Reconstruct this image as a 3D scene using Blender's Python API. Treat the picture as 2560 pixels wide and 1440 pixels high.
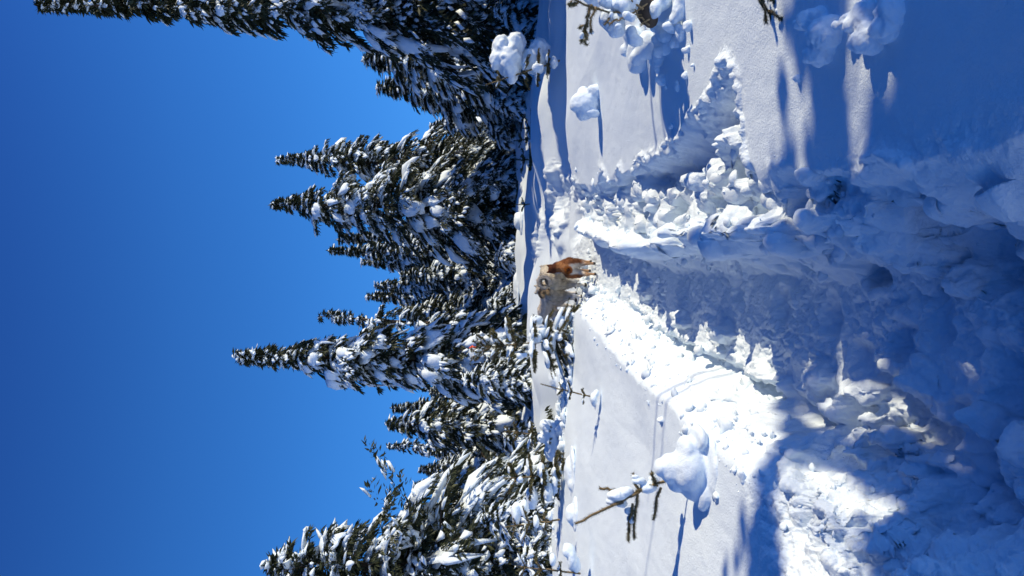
import bpy, math, random
import numpy as np
from mathutils import Vector, Matrix
R = math.radians
scene = bpy.context.scene
for o in list(bpy.data.objects): bpy.data.objects.remove(o)
COL = scene.collection

# ------------------------------------------------------------------ camera
F = 1849.0            # focal length in photograph pixels (2560 wide)
EYE = 1.6
HOR = 1230.0          # row of the horizon in the upright picture
pitch = math.atan((1280 - HOR) / F)
cam = bpy.data.cameras.new('camera')
camo = bpy.data.objects.new('camera', cam); COL.objects.link(camo)
cam.sensor_width = 36.0; cam.lens = 36.0 * F / 2560.0
cam.clip_start = 0.05; cam.clip_end = 3000
fwd = Vector((0, math.cos(pitch), -math.sin(pitch)))
up = Vector((0, math.sin(pitch), math.cos(pitch)))
right = Vector((1, 0, 0))
# the photograph was taken with the phone turned: world up points to picture left
m = Matrix.Identity(4)
for i, v in enumerate((-up, right, -fwd)):
    for j in range(3): m[j][i] = v[j]
m.translation = Vector((0, 0, EYE))
camo.matrix_world = m
scene.camera = camo

# ------------------------------------------------------------------ sky and sun
SUN_EL = R(35.0); SUN_BACK = R(9.0)      # sun to the right, a little behind the camera
sun_dir = Vector((math.cos(SUN_EL) * math.cos(SUN_BACK), -math.cos(SUN_EL) * math.sin(SUN_BACK), math.sin(SUN_EL)))
w = bpy.data.worlds.new('World'); scene.world = w; w.use_nodes = True
nt = w.node_tree; nt.nodes.clear()
sky = nt.nodes.new('ShaderNodeTexSky'); sky.sky_type = 'NISHITA'; sky.sun_disc = False
sky.sun_elevation = SUN_EL; sky.sun_rotation = math.atan2(sun_dir.x, sun_dir.y)
sky.altitude = 1500; sky.air_density = 1.0; sky.dust_density = 0.2; sky.ozone_density = 3.0
hs = nt.nodes.new('ShaderNodeHueSaturation'); hs.inputs['Saturation'].default_value = 1.25; hs.inputs['Value'].default_value = 1.7
mul = nt.nodes.new('ShaderNodeMix'); mul.data_type = 'RGBA'; mul.blend_type = 'MULTIPLY'
mul.inputs[0].default_value = 1.0
ramp = nt.nodes.new('ShaderNodeValToRGB'); cr = ramp.color_ramp      # deeper blue overhead, paler towards the horizon
for i, (p, c) in enumerate(((0, (.54, .84, .99)), (.2, (.49, .75, .93)), (.385, (.42, .60, .80)), (.54, (.32, .41, .64)), (1, (.08, .12, .19)))):
    e = cr.elements[i] if i < 2 else cr.elements.new(p)
    e.position = p; e.color = (*c, 1)
bg = nt.nodes.new('ShaderNodeBackground'); bg.inputs['Strength'].default_value = 0.15
out = nt.nodes.new('ShaderNodeOutputWorld')
tcw = nt.nodes.new('ShaderNodeTexCoord'); sep = nt.nodes.new('ShaderNodeVectorMath'); sep.operation = 'MULTIPLY_ADD'
sep.inputs[1].default_value = (1, 1, .85); sep.inputs[2].default_value = (0, 0, .30)   # the clear winter sky stays blue down to the horizon
nt.links.new(tcw.outputs['Generated'], sep.inputs[0]); nrm = nt.nodes.new('ShaderNodeVectorMath'); nrm.operation = 'NORMALIZE'
nt.links.new(sep.outputs[0], nrm.inputs[0]); nt.links.new(nrm.outputs[0], sky.inputs['Vector'])
nt.links.new(sky.outputs[0], hs.inputs['Color']); nt.links.new(hs.outputs[0], mul.inputs[6])
sx = nt.nodes.new('ShaderNodeSeparateXYZ'); nt.links.new(tcw.outputs['Generated'], sx.inputs[0])
nt.links.new(sx.outputs[2], ramp.inputs[0]); nt.links.new(ramp.outputs[0], mul.inputs[7])
nt.links.new(mul.outputs[2], bg.inputs['Color']); nt.links.new(bg.outputs[0], out.inputs[0])
sl = bpy.data.lights.new('sun', 'SUN'); sl.energy = 4.85; sl.angle = R(0.53); sl.color = (1.0, 0.86, 0.60)
so = bpy.data.objects.new('sun', sl); COL.objects.link(so)
so.rotation_euler = sun_dir.to_track_quat('Z', 'Y').to_euler(); so.location = (8, -2, 10)
scene.view_settings.view_transform = 'Standard'; scene.view_settings.look = 'None'
scene.view_settings.exposure = 0.0; scene.view_settings.gamma = 1.0
scene.view_settings.use_curve_mapping = False

# ------------------------------------------------------------------ helpers
def unp(V, yi, Y):
    """photo pixel (V across, yi down) at distance Y -> world point"""
    U = 1440 - yi
    return Vector(((U - 720) / F * Y, Y, EYE - (V - HOR) / F * Y))
def gnd(V, yi, z):
    Y = F * (EYE - z) / (V - HOR); return ((1440 - yi - 720) / F * Y, Y)

_rs = np.random.RandomState(7)
PERM = np.concatenate([_rs.permutation(512)] * 3)
G3 = _rs.normal(size=(512, 3)); G3 /= np.linalg.norm(G3, axis=1)[:, None]
def noise3(x, y, z=0.0):
    x = np.asarray(x, float); y = np.asarray(y, float); z = np.zeros_like(x) + z
    xi = np.floor(x).astype(int); yi = np.floor(y).astype(int); zi = np.floor(z).astype(int)
    xf = x - xi; yf = y - yi; zf = z - zi
    u = xf*xf*xf*(xf*(xf*6-15)+10); v = yf*yf*yf*(yf*(yf*6-15)+10); t = zf*zf*zf*(zf*(zf*6-15)+10)
    def g(a, b, c):
        h = PERM[PERM[PERM[(xi+a) & 511] + ((yi+b) & 511)] + ((zi+c) & 511)]
        gr = G3[h]
        return gr[..., 0]*(xf-a) + gr[..., 1]*(yf-b) + gr[..., 2]*(zf-c)
    def L(a, b, k): return a + (b-a)*k
    return 1.5 * L(L(L(g(0,0,0), g(1,0,0), u), L(g(0,1,0), g(1,1,0), u), v),
             L(L(g(0,0,1), g(1,0,1), u), L(g(0,1,1), g(1,1,1), u), v), t)
def fbm(x, y, z=0.0, o=4):
    s = 0; a = 1.0
    for i in range(o):
        s = s + a*noise3(x*2**i+11.3*i, y*2**i-7.1*i, z*2**i+3.7*i); a *= 0.5
    return s
def billow(x, y, z=0.0, o=3, k=0.5):
    s = 0; a = 1.0
    for i in range(o):
        s = s + a*(np.abs(noise3(x*2**i+5.3*i, y*2**i-9.1*i, z*2**i+3.7*i))*2-0.5); a *= k
    return s
def sst(a, b, x):
    t = np.clip((x-a)/(b-a), 0, 1); return t*t*(3-2*t)

class MB:
    def __init__(s): s.v = []; s.f3 = []; s.f4 = []; s.n = 0; s.c = []
    def add(s, v, f):
        v = np.asarray(v, float).reshape(-1, 3); f = np.asarray(f, int)
        s.v.append(v)
        (s.f3 if f.shape[1] == 3 else s.f4).append(f + s.n); s.n += len(v)
    def build(s, name, mat, parent=None, smooth=True):
        me = bpy.data.meshes.new(name)
        v = np.concatenate(s.v) if s.v else np.zeros((0, 3))
        f3 = np.concatenate(s.f3) if s.f3 else np.zeros((0, 3), int)
        f4 = np.concatenate(s.f4) if s.f4 else np.zeros((0, 4), int)
        me.vertices.add(len(v)); me.vertices.foreach_set('co', v.astype(np.float32).ravel())
        me.loops.add(f3.size + f4.size)
        me.loops.foreach_set('vertex_index', np.concatenate([f3.ravel(), f4.ravel()]).astype(np.int32))
        n = len(f3) + len(f4); me.polygons.add(n)
        st = np.concatenate([np.arange(len(f3))*3, f3.size + np.arange(len(f4))*4]).astype(np.int32)
        me.polygons.foreach_set('loop_start', st)
        try: me.polygons.foreach_set('loop_total', np.concatenate([np.full(len(f3), 3), np.full(len(f4), 4)]).astype(np.int32))
        except Exception: pass
        me.update(calc_edges=True); me.validate()
        me.polygons.foreach_set('use_smooth', np.full(n, smooth)); me.update()
        o = bpy.data.objects.new(name, me); COL.objects.link(o)
        if mat: me.materials.append(mat)
        if parent: o.parent = parent
        return o
def tag(o, label=None, cat=None, group=None, kind=None):
    if label: o['label'] = label
    if cat: o['category'] = cat
    if group: o['group'] = group
    if kind: o['kind'] = kind
    return o
def thing(name, label, cat, loc=(0, 0, 0), rz=0, group=None):
    o = bpy.data.objects.new(name, None); COL.objects.link(o)
    o.location = loc; o.rotation_euler = (0, 0, rz); o.empty_display_size = 0.2
    return tag(o, label, cat, group)

def ico(sub):
    import bmesh
    bm = bmesh.new(); bmesh.ops.create_icosphere(bm, subdivisions=sub, radius=1.0)
    v = np.array([q.co[:] for q in bm.verts]); f = np.array([[q.index for q in p.verts] for p in bm.faces]); bm.free()
    return v, f
ICO = {k: ico(k) for k in (1, 2, 3)}

def tube(mb, pts, rad, n=6):
    pts = np.asarray(pts, float); k = len(pts); rad = np.broadcast_to(np.asarray(rad, float), (k,))
    tg = np.gradient(pts, axis=0); tg /= np.linalg.norm(tg, axis=1)[:, None] + 1e-9
    ref = np.array([0.31, 0.17, 0.93]); ref = ref if abs(tg[0] @ ref) < .9 else np.array([1., 0, 0])
    s = np.cross(tg, ref); s /= np.linalg.norm(s, axis=1)[:, None] + 1e-9; u = np.cross(s, tg)
    a = np.arange(n)*2*math.pi/n
    v = pts[:, None] + rad[:, None, None]*(np.cos(a)[None, :, None]*s[:, None] + np.sin(a)[None, :, None]*u[:, None])
    f = []
    for i in range(k-1):
        for j in range(n):
            f.append((i*n+j, i*n+(j+1) % n, (i+1)*n+(j+1) % n, (i+1)*n+j))
    base = mb.n
    mb.add(v.reshape(-1, 3), f)
    mb.add(np.stack([pts[0], pts[-1]]), np.zeros((0, 3), int))
    e0, e1 = base+k*n, base+k*n+1
    cap = [(base+(j+1) % n, base+j, e0) for j in range(n)] + [(base+(k-1)*n+j, base+(k-1)*n+(j+1) % n, e1) for j in range(n)]
    mb.f3.append(np.array(cap))

# ------------------------------------------------------------------ materials
def mat_new(name):
    mt = bpy.data.materials.new(name); mt.use_nodes = True
    return mt, mt.node_tree, mt.node_tree.nodes['Principled BSDF']
def snow_mat(name, scale=90.0, strength=0.35, dist=0.006, base=(0.77, 0.87, 0.96), grain2=0.0):
    mt, t, b = mat_new(name)
    b.inputs['Base Color'].default_value = (*base, 1); b.inputs['Roughness'].default_value = 0.55
    b.inputs['Specular IOR Level'].default_value = 0.25
    tc = t.nodes.new('ShaderNodeTexCoord')
    n = t.nodes.new('ShaderNodeTexNoise'); n.inputs['Scale'].default_value = scale; n.inputs['Detail'].default_value = 5; n.inputs['Roughness'].default_value = 0.7
    bp = t.nodes.new('ShaderNodeBump'); bp.inputs['Strength'].default_value = strength; bp.inputs['Distance'].default_value = dist
    t.links.new(tc.outputs['Object'], n.inputs['Vector']); t.links.new(n.outputs[0], bp.inputs['Height'])
    t.links.new(bp.outputs[0], b.inputs['Normal'])
    return mt
M_SNOW = snow_mat('snow_ground', 85, 1.0, 0.0065)
M_CLUMP = snow_mat('snow_clump', 55, 0.7, 0.008)
M_TSNOW = snow_mat('snow_on_trees', 9, 0.5, 0.06)
def foliage_mat(name, c1, c2, sc=3.0):
    mt, t, b = mat_new(name); b.inputs['Roughness'].default_value = 0.6; b.inputs['Specular IOR Level'].default_value = 0.3
    g = t.nodes.new('ShaderNodeNewGeometry'); r = t.nodes.new('ShaderNodeValToRGB')
    r.color_ramp.elements[0].color = (*c1, 1); r.color_ramp.elements[1].color = (*c2, 1)
    t.links.new(g.outputs['Random Per Island'], r.inputs[0]); t.links.new(r.outputs[0], b.inputs['Base Color'])
    return mt
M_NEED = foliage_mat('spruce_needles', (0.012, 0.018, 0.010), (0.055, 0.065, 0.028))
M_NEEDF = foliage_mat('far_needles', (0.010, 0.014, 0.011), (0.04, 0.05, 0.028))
M_NEEDN = foliage_mat('near_needles', (0.03, 0.035, 0.012), (0.12, 0.11, 0.045))
def plain(name, c, rough=0.8, sc=20, c2=None):
    mt, t, b = mat_new(name); b.inputs['Roughness'].default_value = rough
    n = t.nodes.new('ShaderNodeTexNoise'); n.inputs['Scale'].default_value = sc; n.inputs['Detail'].default_value = 6
    r = t.nodes.new('ShaderNodeValToRGB'); c2 = c2 or tuple(q*0.6 for q in c)
    r.color_ramp.elements[0].position = .35; r.color_ramp.elements[1].position = .65
    r.color_ramp.elements[0].color = (*c2, 1); r.color_ramp.elements[1].color = (*c, 1)
    tc = t.nodes.new('ShaderNodeTexCoord'); t.links.new(tc.outputs['Object'], n.inputs['Vector'])
    t.links.new(n.outputs[0], r.inputs[0]); t.links.new(r.outputs[0], b.inputs['Base Color'])
    bp = t.nodes.new('ShaderNodeBump'); bp.inputs['Strength'].default_value = .5; bp.inputs['Distance'].default_value = .01
    t.links.new(n.outputs[0], bp.inputs['Height']); t.links.new(bp.outputs[0], b.inputs['Normal'])
    return mt
M_BARK = plain('bark', (0.11, 0.075, 0.05), 0.9, 12)
M_TWIG = plain('twig_bark', (0.34, 0.24, 0.12), 0.8, 60)
M_TAPE = plain('orange_tape', (0.95, 0.10, 0.02), 0.5, 30, (0.85, 0.07, 0.02))

# ------------------------------------------------------------------ the snow surface
TY = [0.0, 1.5, 2.3, 2.9, 3.6, 4.13, 5.13, 6.2, 7.87, 9.8, 11.5, 15.0]
TC = [-0.30, -0.30, -0.28, -0.26, -0.25, -0.23, -0.20, -0.13, 0.06, 0.30, 0.24, 0.1]       # trench centre
TW = [0.36, 0.36, 0.37, 0.38, 0.38, 0.38, 0.35, 0.34, 0.33, 0.36, 0.60, 0.6]              # half width
XB_Y = [0.0, 1.5, 2.2, 2.6, 3.1, 3.5, 4.0, 4.84, 6.0, 8.5, 10.7, 12]
XB = [0.3, 0.3, 0.31, 0.38, 0.47, 0.66, 0.757, 0.785, 0.91, 1.15, 1.5, 1.5]                 # outer limit of trampled snow, right
XL_Y = [0.0, 1.8, 2.4, 3.0, 3.43, 4.34, 5.2, 6.4, 8.0, 9.8]
XL = [-1.05, -1.05, -1.0, -0.80, -0.76, -0.70, -0.62, -0.52, -0.36, 0.0]                   # outer limit of the left berm
# hollows: V, picture y, z guess, rx, ry, depth, turn
HOLES = [
 (1450,490,.4,.16,.5,.20,0),(1500,540,.35,.20,.30,.22,0),(1560,500,.3,.26,.30,.30,.2),(1545,560,.3,.14,.2,.18,0),
 (1640,520,.3,.13,.22,.26,0),(1640,590,.3,.14,.18,.20,0),(1600,470,.35,.14,.2,.22,.3),(1560,610,.25,.12,.2,.12,0),
 (1700,560,.3,.08,.16,.18,0),(1870,560,.3,.12,.12,.22,0),(1840,520,.3,.10,.12,.12,0),(1780,590,.25,.07,.1,.10,0),
 (2080,540,.25,.16,.15,.24,0),(1990,560,.25,.11,.12,.18,0),(2110,660,.2,.11,.09,.18,0),(2010,610,.2,.10,.12,.14,0),
 (2330,600,.25,.17,.16,.24,.1),(2300,640,.2,.10,.1,.12,0),(2400,540,.25,.17,.12,.14,.4),(2480,620,.25,.10,.10,.12,0),
 (1960,640,.2,.08,.10,.08,0),(2260,700,.15,.16,.1,.05,0),
 # left near hollows
 (1975,1060,.2,.07,.2,.28,-.2),(2090,1100,.25,.12,.07,.16,.2),(2220,1040,.12,.14,.30,.16,-.35),(2390,1120,.1,.12,.16,.12,-.4),
 (2150,1240,.3,.07,.16,.14,-.5),(2230,1330,.25,.08,.11,.20,-.5),(2400,1290,.1,.24,.22,.26,0),(2300,1180,.2,.10,.07,.14,.3),
 (2080,800,.05,.12,.10,.06,0),(2260,860,.05,.1,.1,.07,0),(2160,900,.05,.09,.1,.06,0),(2350,800,.05,.12,.08,.06,0),
 (2520,1000,.08,.2,.12,.10,0),(2530,700,.1,.16,.12,.10,0),(1960,760,.05,.12,.12,.05,0),(1840,730,.08,.1,.12,.05,0),
]
LUMPS = [
 (1600,480,.50,.10,.10,.10),(1620,455,.50,.06,.1,.10),(1590,540,.45,.10,.05,.08),(1615,520,.45,.04,.12,.10),
 (1580,610,.45,.07,.10,.14),(1620,620,.45,.07,.07,.14),(1700,610,.42,.08,.07,.14),(1740,600,.42,.07,.06,.12),
 (1800,470,.50,.06,.16,.10),(1720,480,.50,.12,.16,.08),(1830,610,.4,.08,.06,.14),(1790,640,.35,.06,.05,.10),(1860,660,.3,.06,.06,.12),
 (1880,590,.4,.05,.06,.12),(2180,620,.32,.10,.10,.20),(2160,540,.4,.05,.04,.12),(2250,530,.36,.05,.05,.14),(2320,520,.36,.05,.05,.12),
 (2200,560,.3,.04,.04,.08),(2040,460,.42,.06,.08,.06),(2330,700,.2,.06,.05,.10),(2290,690,.2,.05,.05,.08),(2180,680,.25,.08,.06,.08),
 (1950,610,.3,.05,.06,.10),(2060,650,.25,.05,.05,.12),(2010,620,.3,.04,.04,.08),
 (1530,730,.42,.08,.25,.06),(1600,800,.42,.08,.2,.08),(1680,840,.42,.07,.16,.10),(1740,930,.45,.08,.14,.08),(1780,1000,.45,.10,.12,.08),
 (1860,950,.42,.09,.13,.10),(1920,1010,.42,.09,.09,.08),(1900,1080,.42,.12,.12,.05),
 (2040,1100,.35,.06,.05,.10),(2090,1190,.36,.07,.07,.08),(2120,1240,.38,.05,.08,.08),(2210,1260,.33,.06,.06,.08),(2270,1290,.3,.04,.08,.10),
 (2130,1340,.35,.14,.12,.05),(2200,960,.22,.10,.08,.06),(2360,1060,.2,.07,.06,.10),(2460,1110,.2,.07,.06,.12),(2050,980,.25,.06,.08,.08),
]
GROOVES = [  # points (V, picture y), guess z, half width, depth
 ([(1838,232),(1815,270),(1770,330),(1715,385),(1660,430),(1600,455)], .5, .085, .20), ([(1862,300),(1850,380),(1800,430),(1760,470)], .48, .035, .10),
 ([(1845,270),(1870,350),(1872,440),(1850,520)], .46, .04, .12), ([(1740,400),(1700,500),(1650,560)], .42, .05, .15),
 ([(1500,775),(1560,850),(1640,905),(1720,960),(1800,1020),(1880,1095)], .45, .055, .12), ([(1640,830),(1665,870),(1660,960)], .45, .022, .10),
 ([(2010,1030),(1985,1100),(1990,1150),(2060,1180)], .3, .05, .12), ([(2100,1150),(2200,1200),(2300,1250),(2380,1330)], .28, .035, .10), ([(1760,1010),(1830,1060),(1930,1080)], .42, .03, .07)]
PATH2 = [(1425,445,.35),(1395,500,.3),(1380,540,.3),(1360,580,.3),(1345,620,.3),(1330,600,.3)]

def height(x, y, want=False):
    x = np.asarray(x, float); y = np.asarray(y, float)
    wx = x + 0.05*fbm(x*3.1, y*1.7, 1.2, 3)*sst(0, 3, y) + 0.014*fbm(x*9, y*6, 7.7, 2)
    tc = np.interp(y, TY, TC); tw = np.interp(y, TY, TW)
    trail = 0.015*y - .02*sst(1.5, 4, y)
    # undisturbed surface
    xr = np.maximum(x, 0); xl = np.maximum(-x, 0)
    bank_r = 0.40 + 0.135*np.minimum(xr, 2.2) + 0.03*np.clip(xr-2.2, 0, 3) - 0.02*np.clip(y-5, 0, 5)
    bank_l = 0.40 + 0.02*np.minimum(xl, 1.5) + 0.09*np.clip(xl-1.2, 0, 2.5) + 0.008*y
    kx = sst(-0.6, 0.6, x)
    bank = bank_l*(1-kx) + bank_r*kx
    bank = bank + 0.035*fbm(x*.7+3, y*.45, 0.3, 3)*sst(2, 5, y)
    # far meadow
    edge_y = 9.6 + 0.6*noise3(x*.35, 0*y+2.2, 3.1) + 0.02*x*x + (x < 0)*0.8
    far = 0.12 + 0.16*fbm(x*.10+1.7, y*.30, 9.1, 3) + 0.20*fbm(x*.22, y*.6+x*.15, 4.4, 3) + 0.0095*(y-14)
    ridge = 0.22*np.exp(-((y-13.8-1.2*np.sin(x*.45+.6))/.75)**2)*sst(-.5, 2, x) + 0.20*np.exp(-((y-17.2-1.1*np.sin(x*.38+2))/1.0)**2)
    ridge = ridge + .24*np.exp(-((y-14.6-.8*np.sin(x*.6))/.8)**2)*sst(-1.5, -3, x) + 0.10*np.exp(-((y-15.5-0.12*x)/1.3)**2) + 0.16*np.exp(-((y-19.5+0.15*x)/1.6)**2) + 0.1*np.exp(-((y-31)/2.5)**2)
    far = far + ridge + .24*noise3(x*.42+y*.1, y*.22, 6.1) + .09*noise3(x*1.0+y*.2, y*.4, 2.1)
    kf = sst(0, 2.6, y-edge_y)
    z = bank*(1-kf) + far*kf
    sm = z
    # trampled zone on the right
    xb = np.interp(y, XB_Y, XB); xlb = np.interp(y, XL_Y, XL)
    nearf = 1 - sst(9.5, 11.0, y)
    inz = sst(xb+0.03, xb-0.05, wx)*sst(tc+tw-0.02, tc+tw+.05, wx)*nearf
    z = z - inz*0.10
    cre = np.exp(-((wx-tc-tw-.13)/.07)**2)*nearf*sst(2.3, 3.2, y); z = z + cre*(.20+.08*noise3(x*3, y*2.6, 6.6))
    # left berm
    inl = sst(xlb-0.06, xlb+0.10, wx)*sst(tc-tw+.02, tc-tw-.06, wx)*nearf*(1-.8*sst(7.8, 9.2, y))
    z = z + inl*(0.05+.05*noise3(x*2.2, y*1.6, 3.3))
    nl = sst(3.4, 2.8, y)*sst(-1.15, -0.9, x)*sst(tc+.1, tc-.25, x)
    z = z + nl*(-0.10)
    # trench
    d = np.abs(wx-tc)
    floor = trail + 0.02*fbm(x*3, y*2, 0, 2)
    ktr = (1 - sst(tw-0.08, np.where(wx < tc, tw+0.24, tw+.19), d))*(1 - sst(14.5, 17, y))
    z = z*(1-ktr) + floor*ktr
    near = sst(3.6, 2.6, y)*sst(.5, .3, x)*sst(-1.6, -1.0, x)
    dist = np.clip(inz+inl+nl+near, 0, 1)

    # hollows and lumps
    dep = np.zeros_like(z); rim = np.zeros_like(z); gn = noise3(x*7, y*5, 1.3); gn2 = noise3(x*19, y*15, 4.1)
    for i, (V, yi, zg, rx, ry, dp, tn) in enumerate(HOLES):
        cx, cy = gnd(V, yi, zg); c, s = math.cos(tn), math.sin(tn)
        k = (np.abs(x-cx) < 3*max(rx, ry)) & (np.abs(y-cy) < 3*max(rx, ry))
        if not k.any(): continue
        X = x[k]-cx; Y = y[k]-cy
        q = np.hypot((X*c+Y*s)/rx, (-X*s+Y*c)/ry) + 0.30*gn[k] + .14*gn2[k]
        dep[k] = np.maximum(dep[k], dp*.9*(1-sst(.42, 1.12, q))); rim[k] = np.maximum(rim[k], 0.035*np.exp(-((q-1.25)/.18)**2)*min(1, dp/.15))
    for (pts, zg, hw, dp) in GROOVES:
        W = np.array([gnd(a, b, zg) for a, b in pts]); m = 4*hw
        k = (x > W[:, 0].min()-m) & (x < W[:, 0].max()+m) & (y > W[:, 1].min()-m) & (y < W[:, 1].max()+m)
        if not k.any(): continue
        X, Y = x[k], y[k]; dm = np.full(X.shape, 9.0)
        for (ax, ay), (bx, by) in zip(W[:-1], W[1:]):
            t = np.clip(((X-ax)*(bx-ax)+(Y-ay)*(by-ay))/((bx-ax)**2+(by-ay)**2), 0, 1); dm = np.minimum(dm, np.hypot(X-ax-t*(bx-ax), Y-ay-t*(by-ay)))
        q = dm/hw + .45*gn[k] + .25*gn2[k]
        dep[k] = np.maximum(dep[k], dp*.85*(1-sst(.1, 1.4, q))); rim[k] = np.maximum(rim[k], .035*np.exp(-((q-1.7)/.35)**2)*min(1, dp/.12)); dist[k] = np.maximum(dist[k], 1-sst(1.8, 2.6, q))
    z = z - dep + rim*(1-sst(.0, .05, dep))*(.6+.8*gn2)
    for i, (V, yi, zg, rx, ry, h) in enumerate(LUMPS):
        cx, cy = gnd(V, yi, zg)
        k = (np.abs(x-cx) < 3*max(rx, ry)) & (np.abs(y-cy) < 3*max(rx, ry))
        if not k.any(): continue
        X = x[k]-cx; Y = y[k]-cy
        q = np.hypot(X/rx, Y/ry) + 0.35*noise3(x[k]*12, y[k]*9, i*1.7)
        z[k] += h*np.clip(1-q*q, 0, 1)**.6
    for i, (V, yi, zg) in enumerate(PATH2):
        cx, cy = gnd(V, yi, zg)
        k = (np.abs(x-cx) < 1.6) & (np.abs(y-cy) < 2.4)
        if not k.any(): continue
        X = x[k]-cx; Y = y[k]-cy
        q = np.hypot(X/.45, Y/.8) + .35*noise3(x[k]*4, y[k]*3, i*2.3)
        z[k] += -.16*(1-sst(.4, 1.05, q)) + 0.06*np.exp(-((q-1.25)/.2)**2) + .03*billow(x[k]*6, y[k]*4, i, 2)*(q < 1.5)
    # wind ripples and crumbs
    z = z + (0.0022*fbm(x*11, y*8, 1.0, 2) + .004*noise3(x*3.5, y*2.2, 8.8))*(1-ktr)*(y < 15)
    return (z, np.clip(dist+ktr, 0, 1), ktr, inz*(1-ktr), np.clip(inl+nl, 0, 1)*(1-ktr)) if want else z
def relief(x, y, z, D, K, A, B):
    patch = np.clip(.6+.9*noise3(x*2.3, y*2.3, z*2+4), .15, 1.3)
    det = 0.018*billow(x*11, y*11, z*11+3, 3, .5) + 0.0035*billow(x*45, y*45, z*45+9, 2, .6)
    tr = 0.026*billow(x*8, y*7, z*8+3, 3, .5) + 0.009*billow(x*24, y*22, z*24, 2, .6)
    d = D*patch*(det*(1-K)+tr*K)
    d = d + A*(0.085*billow(x*2.9+1.1, y*2.6, z*2.9+2, 2, .42) + .012)
    d = d + B*(0.085*billow(x*3.4, y*2.6, z*3.4+5, 2, .5) + .022*billow(x*15, y*13, z*15+5, 3, .55) + .01)
    return d + .012*sst(3.8, 2.8, y)*D*billow(x*6, y*6, z*6+7, 3, .55)
def surf(x, y):
    r_ = height(x, y, True); return r_[0] + relief(x, y, r_[0], *r_[1:])
def hz(x, y): return float(height(np.array([x]), np.array([y]))[0])

def build_ground():
    dense = np.arange(-27.0, 27.001, 0.058)
    a1 = np.arange(-180, -27, 1.0); a2 = np.arange(28, 180, 1.0)
    ang = np.radians(np.concatenate([a1, dense, a2]))
    Vs = np.concatenate([np.arange(2760, 1620, -1.1), np.arange(1620, 1420, -1.6)])
    r1 = F*1.25/(Vs-HOR)
    Vs2 = np.arange(1420, 1252, -1.0)
    r2 = F*1.25/(Vs2-HOR)
    r0 = np.linspace(0.15, r1[0], 18)[:-1]
    r3 = np.geomspace(r2[-1]*1.05, 900, 26)
    r = np.concatenate([r0, r1, r2, r3])
    A, RR = np.meshgrid(ang, r); X = RR*np.sin(A); Y = RR*np.cos(A)
    i1 = int(np.searchsorted(r, 13))
    Z, D, K, A_, B_ = [np.empty_like(X) for _ in range(5)]
    for i in range(0, len(r), 60):
        Z[i:i+60], D[i:i+60], K[i:i+60], A_[i:i+60], B_[i:i+60] = height(X[i:i+60], Y[i:i+60], True)
    n, mcol = X.shape
    Pv = np.stack([X, Y, Z], -1)
    # crumbly detail pushed out along the surface normal, so that steep walls are as rough as flats
    gu = np.gradient(Pv, axis=0); gv = np.gradient(Pv, axis=1); N = np.cross(gv, gu); N /= np.linalg.norm(N, axis=-1, keepdims=True)+1e-12; N *= np.sign(N[..., 2:3]+1e-12)
    c0 = len(a1); c1 = c0+len(dense)
    q = Pv[:i1, c0:c1]; e = (slice(0, i1), slice(c0, c1))
    Pv[:i1, c0:c1] += N[:i1, c0:c1]*relief(q[..., 0], q[..., 1], q[..., 2], D[e], K[e], A_[e], B_[e])[..., None]
    v = Pv.reshape(-1, 3)
    i = np.arange(n-1)[:, None]*mcol; j = np.arange(mcol)[None]; jn = (np.arange(mcol)+1)[None] % mcol
    f = np.stack([i+j, i+mcol+j, i+mcol+jn, i+jn], -1).reshape(-1, 4)[:, ::-1]
    mb = MB(); mb.add(v, f)
    c = mb.n; mb.add([[0, 0, hz(0.0, 0.0)]], np.zeros((0, 3), int))
    mb.f3.append(np.array([[q, (q+1) % mcol, c] for q in range(mcol)])[:, ::-1])
    g = mb.build('snow_ground', M_SNOW); tag(g, kind='structure')
    return g
ground = build_ground()

# ------------------------------------------------------------------ spruces
def blob_batch(mb, rng, P, T, S, N, ln, wd, ht, sub=2, droop=None, amp=.22):
    """many lumpy snow pads: centre P, along T, across S, up N; half sizes ln, wd, ht"""
    tv, tf = ICO[sub]; k = len(P)
    if k == 0: return
    ph = rng.uniform(0, 6.28, (k, 1, 4)); fr = rng.uniform(1.6, 3.6, (k, 3, 4))
    d = np.einsum('vi,kij->kvj', tv, fr)
    r = 1 + amp*(np.sin(d+ph).sum(-1))*0.5
    q = tv[None]*r[..., None]
    a = q[..., 0]*ln[:, None]; b = q[..., 1]*wd[:, None]; c = np.where(q[..., 2] < 0, q[..., 2]*.45, q[..., 2])*ht[:, None]
    dr = np.zeros(k) if droop is None else droop
    c = c - dr[:, None]*(a*np.abs(a))/np.maximum(ln[:, None], 1e-3)*np.sign(a+1e-9)*(a > 0)
    v = P[:, None] + a[..., None]*T[:, None] + b[..., None]*S[:, None] + c[..., None]*N[:, None]
    f = tf[None] + (np.arange(k)*len(tv))[:, None, None]
    mb.add(v.reshape(-1, 3), f.reshape(-1, 3))

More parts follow.
